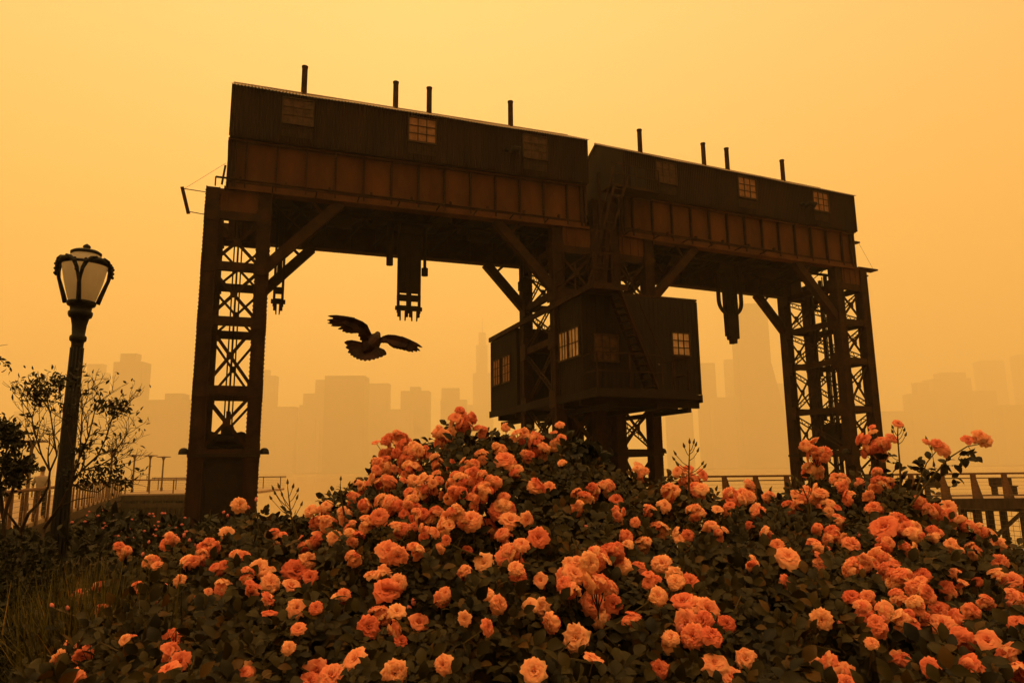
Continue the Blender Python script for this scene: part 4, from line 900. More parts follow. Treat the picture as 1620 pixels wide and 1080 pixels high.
# blooms: (x, y, how many, spread, width) read off the photograph, in its pixels
CL = [(730,668,8,22,18),(700,690,5,16,18),(763,680,3,9,17),(620,705,7,24,19),(650,720,8,26,20),(610,738,6,18,19),(668,712,3,12,17),(650,740,4,14,19),(712,735,2,10,15),(800,724,1,0,33),(790,710,3,10,17),(825,690,4,14,16),(800,675,1,0,14),(845,690,2,10,15),(885,670,1,0,15),(880,695,3,14,16),(855,708,6,18,18),(835,722,3,8,16),(888,730,1,0,17),
(600,760,5,20,18),(618,762,3,8,17),(575,768,3,12,16),(640,757,1,0,15),(657,758,1,0,20),(690,765,7,24,19),(668,775,5,16,18),(735,760,6,20,20),(757,750,3,10,18),(762,775,5,15,19),(780,760,4,12,19),(850,768,2,8,24),(870,768,1,0,18),(600,815,1,0,24),(580,800,3,10,19),(620,800,4,14,19),(650,800,5,18,19),(665,815,4,14,19),(640,835,4,16,21),(690,810,3,8,19),(720,815,5,16,21),(745,820,1,0,28),(795,800,5,18,23),(790,805,1,0,34),(808,820,1,0,27),(835,822,1,0,29),(775,835,3,14,21),(852,849,1,0,28),(825,858,1,0,24),(810,875,6,16,25),(765,889,1,0,34),(735,905,3,9,25),(700,860,2,12,17),(740,868,1,0,19),
(920,785,4,16,18),(940,776,3,10,19),(965,772,3,14,18),(975,790,1,0,21),(1010,738,2,6,22),(1015,750,3,14,17),(915,800,2,10,18),(980,815,3,14,17),(1005,825,1,0,20),(1025,805,2,8,21),(1052,798,1,0,32),(1045,835,3,12,25),(1060,778,3,12,23),(1090,755,7,20,19),(1105,775,3,12,23),(1160,785,4,14,25),(1180,785,3,10,23),(1185,765,2,5,19),(1120,830,2,8,19),(1150,805,2,12,17),(1135,805,1,0,18),(1215,785,2,10,17),(1185,830,1,0,17),(1230,860,1,0,21),(1248,878,1,0,34),(1290,835,2,8,18),(1285,860,2,10,19),(1295,885,2,9,23),
(905,890,2,10,30),(910,905,1,0,35),(895,908,1,0,30),(900,930,3,14,27),(945,880,4,16,29),(970,870,4,14,29),(985,890,1,0,33),(990,858,1,0,28),(935,890,1,0,29),(1012,892,1,0,25),(945,920,4,14,31),(965,930,2,10,31),(937,952,1,0,36),(970,955,1,0,30),(945,975,2,8,33),(855,917,1,0,30),(856,958,1,0,23),(838,955,1,0,22),(910,1008,1,0,38),
(1047,890,1,0,31),(1065,905,2,8,27),(1068,918,1,0,33),(1093,917,1,0,33),(1030,920,3,14,25),(1045,940,2,10,27),(1080,948,1,0,38),(1100,955,1,0,36),(1120,962,1,0,30),(1085,985,1,0,36),(1095,1005,1,0,36),(1110,980,1,0,34),(1128,1000,1,0,30),(1150,985,1,0,23),(1130,1045,1,0,35),(1158,1068,1,0,34),(1043,1058,1,0,29),
(1290,712,6,18,19),(1285,740,5,16,18),(1385,700,8,26,19),(1330,755,4,12,17),(1335,770,3,10,17),(1385,745,2,8,19),(1275,775,2,6,18),(1295,782,3,10,21),(1270,790,3,14,18),(1360,762,2,6,16),(1390,765,4,14,17),(1405,760,3,8,17),(1340,782,2,10,19),(1375,785,1,0,18),(1382,800,1,0,32),(1398,832,1,0,38),(1420,820,2,10,25),(1435,832,4,14,25),(1450,845,3,8,25),(1455,792,3,8,19),(1470,808,3,10,19),(1490,812,4,14,23),(1500,800,1,0,23),(1525,830,4,16,19),(1555,840,4,14,18),(1580,862,3,8,20),(1580,888,1,0,25),(1320,846,4,14,19),(1350,858,1,0,29),(1370,885,4,14,23),(1390,880,4,14,25),(1405,900,5,14,25),(1425,915,6,18,25),(1455,930,5,16,25),(1460,908,1,0,21),(1350,895,4,14,25),(1300,980,1,0,37),(1345,945,3,8,23),(1365,965,5,12,23),(1390,992,3,10,23),(1430,980,6,18,23),(1485,962,1,0,37),(1490,985,1,0,37),(1455,975,2,9,29),(1515,985,3,10,31),(1525,1010,3,10,29),(1375,943,2,10,19),(1510,905,2,8,17),(1545,918,1,0,19),(1520,925,2,9,17),(1535,965,2,10,23),(1600,915,1,0,27),(1605,945,2,12,29),(1600,985,2,10,23),(1562,1012,1,0,29),(1595,1030,2,10,37),(1615,1060,2,10,37),(1470,1055,1,0,35),(1290,1045,1,0,19),(1310,1050,2,8,31),(1335,1060,2,10,35),(1340,1078,1,0,35),(1380,1015,1,0,19),
(380,797,1,0,23),(360,842,1,0,26),(270,852,3,10,18),(262,860,1,0,15),(330,868,5,16,21),(320,880,3,12,20),(240,885,4,10,17),(250,893,1,0,15),(195,872,3,12,17),(130,940,4,10,19),(155,925,2,8,15),(163,962,2,8,19),(285,918,1,0,19),(352,925,2,8,23),(330,935,1,0,15),(310,945,1,0,19),(475,895,2,8,35),(470,900,1,0,39),(490,885,1,0,29),(462,925,1,0,27),(490,912,1,0,27),(395,910,3,14,19),(420,905,3,14,23),(430,920,1,0,25),(400,930,3,12,19),(425,950,2,9,25),(427,968,1,0,25),(470,960,1,0,31),(500,960,1,0,23),(472,992,1,0,21),(458,1022,1,0,25),(530,850,1,0,29),(500,850,2,9,25),(510,815,6,20,21),(520,825,4,12,21),(555,830,2,9,19),(480,860,3,14,17),(440,850,3,14,15),
(615,870,1,0,33),(630,880,1,0,27),(590,905,1,0,27),(605,905,2,8,29),(615,930,2,8,36),(630,920,1,0,29),(584,990,1,0,31),(605,970,3,12,27),(628,965,1,0,27),(625,995,2,10,29),(635,1012,1,0,27),(663,983,1,0,33),(770,935,1,0,29),(787,955,2,8,27),(774,990,1,0,34),(735,978,1,0,23),(500,1062,1,0,40),(525,1065,1,0,36),(490,1075,1,0,29),(625,1065,1,0,32),(390,1062,2,10,23),(275,1010,1,0,29),(270,1035,2,10,31),(285,1045,1,0,31),(265,1055,1,0,26),(95,1045,1,0,25),(135,1030,2,10,27),(120,1068,2,10,27),(115,1015,1,0,21)]

CL += [(560,790,3,12,18),(585,825,4,14,19),(548,815,3,12,18),(610,790,4,14,19),(675,840,4,14,19),(705,835,3,12,20),(720,780,4,14,19),(750,795,3,12,20),(655,780,4,14,18),(600,735,4,12,18),(632,690,4,12,18),(690,730,3,12,17),(740,735,4,14,18),(765,720,3,10,17),(815,745,3,12,18),(800,850,3,12,22),(560,850,3,12,20),(660,870,3,12,21),(990,850,2,8,24),(1020,860,3,12,22),(1080,850,3,14,21),(1100,810,3,12,20),(1140,840,3,12,19),(1200,810,3,12,18),(1210,840,2,8,19),(1255,800,3,12,18),(1310,800,4,14,18),(1330,825,3,12,18),(1300,870,3,12,21),(1400,860,3,12,22),(1440,870,3,12,22),(1480,845,3,12,20),(1510,870,3,12,20),(1540,870,3,12,20),(1420,945,3,12,25),(1500,935,3,10,22),(1560,950,2,9,24),(1580,910,3,10,22),(1450,955,3,10,25),(1400,965,3,10,25),(1240,920,2,8,22),(1190,890,2,8,22),(870,985,2,9,27),(820,905,3,10,25),(700,940,2,8,24),(560,880,3,10,22),(540,940,2,8,25),(380,880,3,12,20),(350,900,3,12,20),(300,890,3,10,18),(1000,975,2,8,30),(1060,1010,2,8,30),(1180,1040,1,0,33),(1420,1040,2,9,32),(1535,1050,2,9,34),(560,1040,1,0,33),(700,1050,1,0,33),(845,1060,1,0,34),(940,1040,1,0,32),(200,1010,2,8,24),(220,930,3,10,17)]
def bloom_mesh(name, seed, layers, open0, open1, ruffle):
    """a rose about one unit wide, opening towards +Z: petals in a spiral, tight inside, spreading outside"""
    rn = random.Random(seed); V = []; Fs = []; T = []
    nl = len(layers); idx = 0
    for li, cnt in enumerate(layers):
        f_ = li/max(1, nl-1)                 # 0 inner .. 1 outer
        for j in range(cnt):
            ang = 2*math.pi*(j+rn.uniform(-.18, .18))/cnt + li*2.1; idx += 1
            tilt = open0 + (open1-open0)*f_**0.85 + rn.uniform(-.13, .13)
            ln = (0.24 + 0.30*f_)*rn.uniform(.88, 1.12); wd = (0.17+0.23*f_)*rn.uniform(.85, 1.15); curl = 0.5*f_+rn.uniform(-.1, .25)
            r0 = 0.02+0.05*f_; nu, nv = 5, 5; b0 = len(V); tn = rn.random()*0.5; ph = rn.uniform(0, 6)
            for a in range(nu+1):
                s_ = a/nu
                th = tilt*(0.35+0.75*s_) + curl*max(0, s_-.6)*1.6     # angle from the axis
                rr = r0 + ln*s_*math.sin(th); zz = ln*s_*math.cos(th)*0.95 - 0.06*f_
                half = wd*math.sin(math.pi*min(1, 0.12+0.80*s_))**0.55
                for c in range(nv+1):
                    t_ = 2*c/nv-1
                    cup = (1-0.45*f_)*0.30*half*t_*t_
                    ruf = ruffle*0.05*math.sin(t_*5+ph+s_*2)*s_*s_
                    round_ = -0.09*ln*(abs(t_)**2.5)*(s_**3)*3.0 - 0.02*(s_ > .99)*(abs(t_) < .3)
                    x_ = (rr - cup + round_*math.sin(th)+ruf); y_ = half*t_; z_ = zz + round_*math.cos(th)*1.0 + ruf*0.9 + cup*0.4
                    ca, sa = math.cos(ang), math.sin(ang)
                    V.append((x_*ca-y_*sa, x_*sa+y_*ca, z_)); T.append(min(1, max(0, tn + 0.75*s_**3*0.7 + 0.25*f_)))
            for a in range(nu):
                for c in range(nv): q = b0+a*(nv+1)+c; Fs.append((q, q+1, q+nv+2, q+nv+1))
    P_ = np.array(V); wdt = np.percentile(np.hypot(P_[:, 0], P_[:, 1]), 97)*2; P_ /= wdt; P_[:, 2] -= 0.12
    me = bpy.data.meshes.new(name); me.from_pydata(P_.tolist(), [], Fs); me.update()
    me.polygons.foreach_set('use_smooth', [True]*len(me.polygons))
    a = me.attributes.new('tint', 'FLOAT', 'POINT'); a.data.foreach_set('value', np.array(T, np.float32)); me.materials.append(M['petal'])
    return me
BL = [bloom_mesh('rose_bloom', 1, (3, 5, 6, 7, 8), 0.15, 1.30, 1.0), bloom_mesh('rose_bloom', 2, (4, 5, 6, 8), 0.25, 1.45, 1.4), bloom_mesh('rose_bloom', 3, (3, 4, 6, 7), 0.10, 1.05, 0.8),
      bloom_mesh('rose_bloom', 4, (5, 6, 8, 8), 0.40, 1.60, 1.7), bloom_mesh('rose_bloom', 5, (3, 5, 7, 9, 9), 0.12, 1.40, 1.1), bloom_mesh('rose_bloom', 6, (4, 6, 8), 0.20, 1.20, 1.5), bloom_mesh('rose_bloom', 7, (3, 4, 4), 0.05, 0.75, 0.7)]
UPV = np.array([0, 0, 1.0])
def place_bloom(pos, axis, width, bush, mesh=None, name='rose_bloom'):
    me = mesh or RNG.choice(len(BL), p=[.2, .18, .14, .13, .17, .13, .05])
    if not hasattr(me, 'vertices'): me = BL[int(me)]
    o = bpy.data.objects.new(name, me); COL.objects.link(o); o.parent = bush
    q = Vector(axis).normalized().to_track_quat('Z', 'Y').to_matrix() @ Matrix.Rotation(float(RNG.uniform(0, 6.28)), 3, 'Z')
    o.rotation_euler = q.to_euler(); o.location = Vector(pos)-bush.location; s_ = float(width); o.scale = (s_*float(RNG.uniform(.92, 1.08)), s_*float(RNG.uniform(.92, 1.08)), s_*float(RNG.uniform(.8, 1.1)))
    return o
bl_pos = []; bl_r = []; STEMS = {i: MB() for i in range(len(SEEDS))}
for (x_, y_, n_, sp_, wd_) in CL:
    d0 = float(bank_d(np.array([x_]), np.array([y_]))[0]) - 0.09; si = int(seed_of([x_], [y_])[0]); bush = BUSH[si]
    ctr = CAMP + ray(x_, y_)*d0; sz = wd_/FPX*d0*(0.99 if n_ > 1 else 1.08); n_ = n_ if n_ == 1 else int(round(n_*1.5))
    toC = unit(CAMP-ctr); dome = unit(toC*0.95+UPV*0.6)
    if n_ > 1:                                    # the stalk of a truss
        hub = ctr - dome*0.10 - UPV*0.05; root_ = hub + np.array([RNG.uniform(-.12, .12), 0.12+RNG.uniform(0, .1), -0.38])
        STEMS[si].tube([root_, (root_+hub)/2+np.array([RNG.uniform(-.03, .03), 0, .02]), hub], [0.0045, 0.004, 0.003], 5, False)
    for k in range(n_):
        if n_ == 1: off = np.zeros(3); od = dome
        else:
            an = 2.4*k+RNG.uniform(-.4, .4); rr = sp_/FPX*d0*math.sqrt((k+0.35)/n_)*1.2
            right = unit(np.cross(toC, UPV)); upc = np.cross(right, toC)
            off = right*rr*math.cos(an) + upc*rr*math.sin(an)*0.85 - toC*(rr*rr*3.0 + RNG.uniform(-.015, .03))
            od = unit(dome*0.8 + unit(off+1e-6)*0.75)
        pos = ctr+off; ax = unit(od + RNG.normal(0, .28, 3))
        s_ = sz*RNG.uniform(.74, 1.18)
        o = place_bloom(pos, ax, s_, bush); bl_pos.append(pos); bl_r.append(s_/2)
        if n_ > 1: STEMS[si].tube([hub, (hub+pos)/2-UPV*0.01, pos-ax*s_*0.1], [0.003, 0.0022, 0.002], 4, False)
        else: q_ = pos-ax*0.05-UPV*0.10+np.array([RNG.uniform(-.05, .05), .1, -.2]); STEMS[si].tube([q_, pos-ax*0.1-UPV*0.03, pos-ax*s_*0.1], [0.004, 0.003, 0.002], 4, False)
bl_pos = np.array(bl_pos); bl_r = np.array(bl_r)

# buds: a short swollen tip in green sepals
mb_ = MB(); mb_.lathe([(0.05, 0), (0.28, 0.2), (0.34, 0.5), (0.22, 0.85), (0.04, 1.05)], (0, 0, 0), 8); bud_proto = mb_.build('rose_bud', M['bud'], smooth=True); BUDM = bud_proto.data; bpy.data.objects.remove(bud_proto)
mb_ = MB(); mb_.lathe([(0.05, 0), (0.22, 0.15), (0.27, 0.4), (0.18, 0.75), (0.03, 1.2)], (0, 0, 0), 7); bud_proto = mb_.build('rose_bud', M['budgreen'], smooth=True); BUDG = bud_proto.data; bpy.data.objects.remove(bud_proto)
def sprig(pts, side, bush_i, d, buds, green=True, leafn=0, leafs=None):
    """a flowering shoot standing clear of the bush: pixel polyline at distance d, twigs with buds"""
    P_ = [CAMP+ray(x, y)*d for x, y in pts]; STEMS[bush_i].tube(P_, list(np.linspace(0.006, 0.0022, len(P_))), 5)
    for (bx_, by_, jx, jy) in buds:
        a, c = CAMP+ray(jx, jy)*d, CAMP+ray(bx_, by_)*(d+RNG.uniform(-.05, .05)); mid = (a+c)/2-UPV*0.008
        STEMS[bush_i].tube([a, mid, c], [0.0022, 0.0018, 0.0015], 4, False)
        place_bloom(c, unit(c-mid)+UPV*0.4, 0.024, BUSH[bush_i], BUDG if green else BUDM, 'rose_bud')
sprig([(470, 850), (460, 815), (455, 770)], 1, 7, 3.6, [(455,766,456,780),(442,772,457,800),(436,782,459,812),(430,790,460,818),(470,778,457,795),(469,790,459,808),(447,785,458,806),(463,772,456,786),(433,775,452,800),(476,800,461,822)])
sprig([(545, 815), (540, 790), (538, 765)], 1, 0, 3.7, [(539,760,538,772),(528,775,539,786),(522,782,540,795),(551,768,539,783),(515,790,540,800),(555,775,541,790),(560,764,540,780)])
sprig([(1090, 790), (1090, 740), (1091, 708)], 1, 3, 3.6, [(1091,702,1091,712),(1083,708,1091,722),(1100,706,1091,718),(1070,720,1090,738),(1068,728,1090,742),(1103,715,1091,728),(1110,735,1092,748),(1113,740,1092,752),(1074,737,1090,746),(1097,702,1091,714)])
sprig([(1425, 790), (1424, 740), (1420, 690), (1421, 668)], 1, 4, 3.8, [(1413,678,1421,690),(1430,682,1421,696),(1432,690,1422,702),(1413,685,1421,697),(1428,676,1421,688),(1409,720,1424,728)])
place_bloom(CAMP+ray(1421, 669)*3.8, np.array([0.1, -.8, .8]), 0.06, BUSH[4], BL[2])
sprig([(1440, 800), (1470, 760), (1500, 725), (1530, 706), (1562, 700)], 1, 5, 3.7, [(1467,698,1474,712),(1474,712,1480,745),(1540,715,1532,706),(1553,690,1548,702)])
STEMS[5].tube([CAMP+ray(x, y)*3.7 for x, y in ((1450,775),(1466,732),(1482,712),(1490,700))], [0.004, 0.003, 0.0025, 0.002], 5, False)
for (x, y, w_) in ((1492,706,22),(1482,700,14),(1531,695,18),(1552,686,22),(1560,695,20),(1545,692,14),(1467,697,11)): place_bloom(CAMP+ray(x, y)*3.68, unit(np.array([0.1, -.9, .7])+RNG.normal(0, .2, 3)), w_/FPX*3.7*1.15, BUSH[5])
sprig([(1280, 830), (1278, 790), (1265, 760)], 1, 4, 3.6, [(1255,757,1268,772),(1262,763,1270,776),(1283,757,1278,785),(1287,762,1279,788),(1252,770,1270,782)])
sprig([(410, 850), (405, 800)], 1, 7, 3.9, [(405,793,405,804),(395,805,407,815)], False)
sprig([(85, 962), (120, 975), (180, 995)], 1, 14, 2.9, [(84,961,95,966),(108,965,115,973)], False)
for (x, y, i_) in ((310,865,6),(300,858,6),(290,850,6),(225,880,6),(204,875,6),(360,818,6),(352,812,6),(1360,850,12),(1230,866,12),(1150,870,11),(245,955,14),(265,930,14),(235,860,6),(1330,992,13),(1400,985,13),(655,958,8),(650,965,8),(1075,1000,11),(860,935,9),(1600,960,5),(930,835,2)):
    d = float(bank_d(np.array([x]), np.array([y]))[0]); c = CAMP+ray(x, y)*d; STEMS[i_].tube([c-UPV*0.14+np.array([RNG.uniform(-.04, .04), .05, 0]), c], [0.003, 0.002], 4, False); place_bloom(c, UPV+RNG.normal(0, .3, 3), 0.028, BUSH[i_], BUDM, 'rose_bud')

# loose long canes wandering through the bank
for k in range(150):
    px = RNG.uniform(120, 1620); py = RNG.uniform(sil(px)+15, 1085); si = int(seed_of([px], [py])[0]); d = float(bank_d(np.array([px]), np.array([py]))[0])
    p = CAMP+ray(px, py)*(d+0.05); v = unit(np.array([RNG.normal(0, 1), RNG.normal(0, .5), 0.8])); ln = RNG.uniform(.2, .5)
    STEMS[si].tube([p-v*ln+np.array([0, .12, 0]), p-v*ln*0.4, p+v*0.04], [0.005, 0.0042, 0.002], 5, False)
for i, s_ in STEMS.items():
    c = BUSH[i].location
    for k in range(10): s_.tube([(c.x+RNG.uniform(-.25, .25), c.y+RNG.uniform(-.2, .2), 0), (c.x+RNG.uniform(-.3, .3), c.y+RNG.uniform(-.2, .2), 0.6), (c.x+RNG.uniform(-.4, .4), c.y+RNG.uniform(-.3, .3), 1.0)], [0.012, 0.009, 0.006], 5)
    s_.build('cane', M['cane'], BUSH[i], tuple(c))

# foliage: compound leaves on and under the surface of the bank
def bank_sample(n, deep=False):
    px = RNG.uniform(70, 1960, n*3); ys = sil(px); py = ys - 10 + (1190-ys)*RNG.uniform(0, 1, n*3)**0.85
    d = bank_d(px, py); keep = RNG.uniform(0, 1, n*3) < np.clip((d/4.1)**1.3, 0, 1)
    k2 = ~((px < 265) & (py < 965) & (RNG.uniform(0, 1, n*3) < 0.72)); keep &= k2
    px, py, d = px[keep][:n], py[keep][:n], d[keep][:n]
    dep = RNG.exponential(0.15, len(px)) if not deep else RNG.uniform(0.25, 0.95, len(px))
    return px, py, d+dep
all_pos = []; all_dir = []; all_nrm = []; all_size = []; all_tint = []; all_bush = []
px, py, d = bank_sample(15600)
# hollows: fewer leaves where the photograph shows dark gaps
for hx, hy, hr in ((980, 1020, 75), (870, 1040, 45), (700, 1040, 30), (560, 935, 25), (830, 990, 30), (1530, 955, 25)):
    kp = ((px-hx)**2+(py-hy)**2 > hr*hr) | (RNG.uniform(0, 1, len(px)) < 0.18); px, py, d = px[kp], py[kp], d[kp]
cl_ = np.sin(px*.062+py*.035+1)*np.sin(py*.081-px*.027+2)+0.6*np.sin(px*.15+.5)*np.sin(py*.17+px*.04); kp = RNG.uniform(0, 1, len(px)) < np.clip(0.72+0.55*cl_, 0.12, 1.0); px, py, d = px[kp], py[kp], d[kp]
base = CAMP + rays(px, py)*d[:, None]; bu = seed_of(px, py)
out = unit(unit(CAMP-base)*0.55 + UPV*0.65 + RNG.normal(0, .35, base.shape))
axis = unit(np.cross(out, RNG.normal(0, 1, base.shape)) + out*0.15)
sz = RNG.uniform(0.030, 0.056, len(base)); side = unit(np.cross(axis, out)); tnt = RNG.uniform(0, 1, len(base))
for f_, sd_, sc in ((1.0, 0, 1.1), (0.62, 1, 1.0), (0.62, -1, 1.0), (0.18, 1, .85), (0.18, -1, .85)):
    pos = base + axis*(sz*1.9*f_)[:, None]
    dr = axis*(1 if sd_ == 0 else 0.55) + side*sd_*0.85
    nr = unit(out + RNG.normal(0, .28, base.shape))
    all_pos.append(pos); all_dir.append(dr+RNG.normal(0, .12, base.shape)); all_nrm.append(nr); all_size.append(sz*sc*RNG.uniform(.85, 1.15, len(base))); all_tint.append(np.clip(tnt+RNG.normal(0, .15, len(base)), 0, 1)); all_bush.append(bu)
px, py, d = bank_sample(10400, True)
base = CAMP + rays(px, py)*d[:, None]; base = base[:, :]; ok = base[:, 2] > 0.1
base, px, py = base[ok], px[ok], py[ok]
all_pos.append(base); all_dir.append(RNG.normal(0, 1, base.shape)); all_nrm.append(unit(RNG.normal(0, .7, base.shape)+UPV*0.4-np.array([0, .8, 0]))); all_size.append(RNG.uniform(.06, .10, len(base))); all_tint.append(RNG.uniform(0, .5, len(base))); all_bush.append(seed_of(px, py))
# the far side of the bank, falling to the ground
n = 6000; px = RNG.uniform(100, 1940, n); ys = sil(px)+8; dd = bank_d(px, ys); top = CAMP+rays(px, ys)*dd[:, None]; fl = RNG.uniform(0, 1, n)
back = unit(top-CAMP); back[:, 2] = 0; base = top + back*(0.1+0.7*fl[:, None]**0.5); base[:, 2] = top[:, 2]*(1-fl)+0.1*fl
all_pos.append(base); all_dir.append(RNG.normal(0, 1, base.shape)); all_nrm.append(unit(back+UPV*0.6+RNG.normal(0, .4, base.shape))); all_size.append(RNG.uniform(.045, .075, n)); all_tint.append(RNG.uniform(0, .8, n)); all_bush.append(seed_of(px, ys))
# leaves along the sprays that stand clear of the bank
spx = []
for (x, y, n_, sp_) in ((1450,765,14,16),(1475,745,12,14),(1500,735,10,14),(1520,722,8,12),(1460,735,8,12),(1535,722,6,10),(1410,735,7,12),(1400,720,5,10),(780,700,26,26),(760,720,22,20),(870,690,16,18),(800,695,16,14),(1440,745,10,14),(600,785,10,16),(560,800,14,20),(455,825,16,22),(440,820,10,20),(745,705,14,18),(1360,740,10,18),(1300,765,12,18),(1505,755,6,10)):
    for k in range(n_): spx.append((x+RNG.normal(0, sp_*.6), y+RNG.normal(0, sp_*.5)))
spx = np.array(spx); dd = bank_d(spx[:, 0], np.maximum(spx[:, 1], sil(spx[:, 0])))+RNG.uniform(-.1, .1, len(spx)); base = CAMP+rays(spx[:, 0], spx[:, 1])*dd[:, None]
all_pos.append(base); all_dir.append(RNG.normal(0, 1, base.shape)-UPV*0.3); all_nrm.append(unit(RNG.normal(0, .5, base.shape)+UPV*0.6-np.array([0, .5, 0]))); all_size.append(RNG.uniform(.04, .065, len(base))); all_tint.append(RNG.uniform(0, .6, len(base))); all_bush.append(seed_of(spx[:, 0], spx[:, 1]))
ap = np.concatenate(all_pos); ad = np.concatenate(all_dir); an_ = np.concatenate(all_nrm); asz = np.concatenate(all_size); at_ = np.concatenate(all_tint); ab = np.concatenate(all_bush)
# leaves do not grow through the flowers
keep = np.ones(len(ap), bool)
for p, r_ in zip(bl_pos, bl_r):
    rel = ap-p
    for o_, far in ((unit(CAMP-p)*0.6+UPV*0.5, 0.22), (unit(CAMP-p), 0.35)):
        o_ = unit(o_); al = rel@o_; pr = np.linalg.norm(rel-al[:, None]*o_, axis=1)
        keep &= ~((pr < r_*1.15) & (al > -r_*0.4) & (al < far))
ap, ad, an_, asz, at_, ab = ap[keep], ad[keep], an_[keep], asz[keep], at_[keep], ab[keep]
for i, bsh in enumerate(BUSH):
    s_ = ab == i
    leaves('foliage', M['roseleaf'], bsh, tuple(bsh.location), ap[s_], ad[s_], an_[s_], asz[s_], at_[s_])

# ------------------------------------------------------------------ shrubs at the left
def twigs(mb, p, v, ln, r_, depth, tips, rn, spread=0.5, lift=0.25):
    """branching by segments that bend and fork"""
    pts = [p]; q = p.copy(); d = v.copy()
    for k in range(4):
        d = unit(d + rn.normal(0, .12, 3) + UPV*lift*0.12); q = q + d*ln/4; pts.append(q)
    mb.tube(pts, list(np.linspace(r_, r_*0.66, 5)), 5, False)
    if depth == 0: tips.append((q, d)); return
    for k in range(2 if rn.random() < .6 else 3):
        dv = unit(d + rn.normal(0, spread, 3)*np.array([1, .8, .7]) + UPV*lift*0.3)
        twigs(mb, q if k < 2 else pts[2], dv, ln*rn.uniform(.65, .9), max(.0016, r_*0.66), depth-1, tips, rn, spread, lift)
def px3(x, y, d): return CAMP+ray(x, y)*d
def shrub_bare():
    rn = np.random.default_rng(21); d = 6.1; c = px3(75, 850, d); root = tag(empty('twiggy_shrub', (c[0], c[1], 0)), 'half-bare twiggy shrub with a few leaf tufts, spreading around the lamp post', 'shrub'); m = MB(); tips = []
    mains = [([(35,905),(33,840),(45,812),(62,795),(76,770),(79,745)],.016),([(79,745),(66,720),(58,695),(50,660)],.008),([(79,745),(90,720),(85,690),(80,655),(75,635)],.008),([(33,840),(15,815),(-5,795)],.012),
             ([(62,880),(70,835),(95,800),(112,765),(128,745)],.016),([(112,765),(125,725),(140,690),(150,650)],.010),([(128,745),(155,720),(168,692),(178,660)],.009),([(128,745),(160,735),(176,725),(186,708)],.008),([(112,765),(135,775),(155,778),(172,765)],.008),([(95,800),(120,790),(150,785)],.006),([(125,725),(128,690),(130,650),(128,625)],.007),([(112,765),(118,720),(110,680),(100,640)],.007)]
    for pts, r_ in mains:
        P_ = [px3(x, y, d+0.12*math.sin(i*1.3+x)) for i, (x, y) in enumerate(pts)]; m.tube(P_, list(np.linspace(r_, r_*0.5, len(P_))), 6, False)
        if len(pts) > 3 or r_ < .011:
            for i in range(1, len(P_)):
                for k in range(2 if pts[i][1] < 745 else 1):
                    v = unit(unit(P_[i]-P_[i-1]) + rn.normal(0, .45, 3)*np.array([1.1, .8, .6])+UPV*0.15)
                    if pts[i][1] < 770: twigs(m, P_[i], v, rn.uniform(.08, .15), max(.005, r_*0.55), 3 if pts[i][1] < 750 and r_ < .012 else 2, tips, rn)
    m.build('branch', M['bark'], root, (c[0], c[1], 0))
    tp = np.array([t_[0] for t_ in tips]); pos = []
    tufts = [(75,612,40,20,240),(55,628,20,14,70),(100,602,20,14,80),(182,645,28,16,190),(160,640,14,10,40),(130,712,18,14,60),(165,748,44,20,220),(135,764,36,16,120),(195,765,18,14,60),(110,745,18,14,40)]
    for x, y, rx, ry, n in tufts:
        g = rn.normal(0, .5, (n, 3)); pos.append(np.array([px3(x+rx*a, y+ry*b_, d+0.16*e_) for a, b_, e_ in g]))
        for k in range(max(4, n//20)):
            q = pos[-1][rn.integers(n)]; hub = px3(x, y+ry*1.2, d); m2 = (q+hub)/2
    pos.append(np.array([q + rn.normal(0, .02, 3) for q, d_ in tips for _ in range(2) if rn.random() < .22])); pos = np.concatenate(pos); nn_ = len(pos)
    leaves('foliage', M['shrubleaf'], root, (c[0], c[1], 0), pos, rn.normal(0, .8, (nn_, 3))+UPV*0.4, unit(rn.normal(0, .6, (nn_, 3))+UPV*0.5-np.array([0, .4, 0])), rn.uniform(.028, .06, nn_), rn.uniform(0, .6, nn_), NARROW_V)
def shrub_leafy():
    rn = np.random.default_rng(5); d = 5.6; c = px3(5, 850, d); root = tag(empty('leafy_shrub', (c[0], c[1], 0)), 'dense small-leaved shrub cut by the photo edge, left of the street lamp', 'shrub'); m = MB(); o = (c[0], c[1], 0)
    for pts in ([(10,900),(5,820),(-10,760),(-15,700)],[(5,820),(25,760),(35,715)],[(25,760),(45,735),(55,720)],[(5,820),(0,760),(15,690)],[(-10,760),(-30,710),(-40,670)]):
        P_ = [px3(x, y, d+rn.uniform(-.1, .1)) for x, y in pts]; m.tube(P_, list(np.linspace(.014, .005, len(P_))), 6, False)
    m.build('branch', M['bark'], root, o); pos = []
    for x, y, rx, ry, n in ((5,680,26,16,420),(20,700,24,16,300),(-20,690,30,24,300),(10,735,34,18,420),(42,738,16,12,160),(-10,770,26,22,260),(25,760,20,12,120)):
        g = rn.normal(0, .5, (n, 3)); pos.append(np.array([px3(x+rx*a, y+ry*b_, d+0.22*e_) for a, b_, e_ in g]))
    pos = np.concatenate(pos); k = len(pos)
    leaves('foliage', M['shrubleaf'], root, o, pos, rn.normal(0, .8, (k, 3))+UPV*0.4, unit(rn.normal(0, .6, (k, 3))+UPV*0.5-np.array([0, .4, 0])), rn.uniform(.035, .06, k), rn.uniform(0, .6, k), NARROW_V)
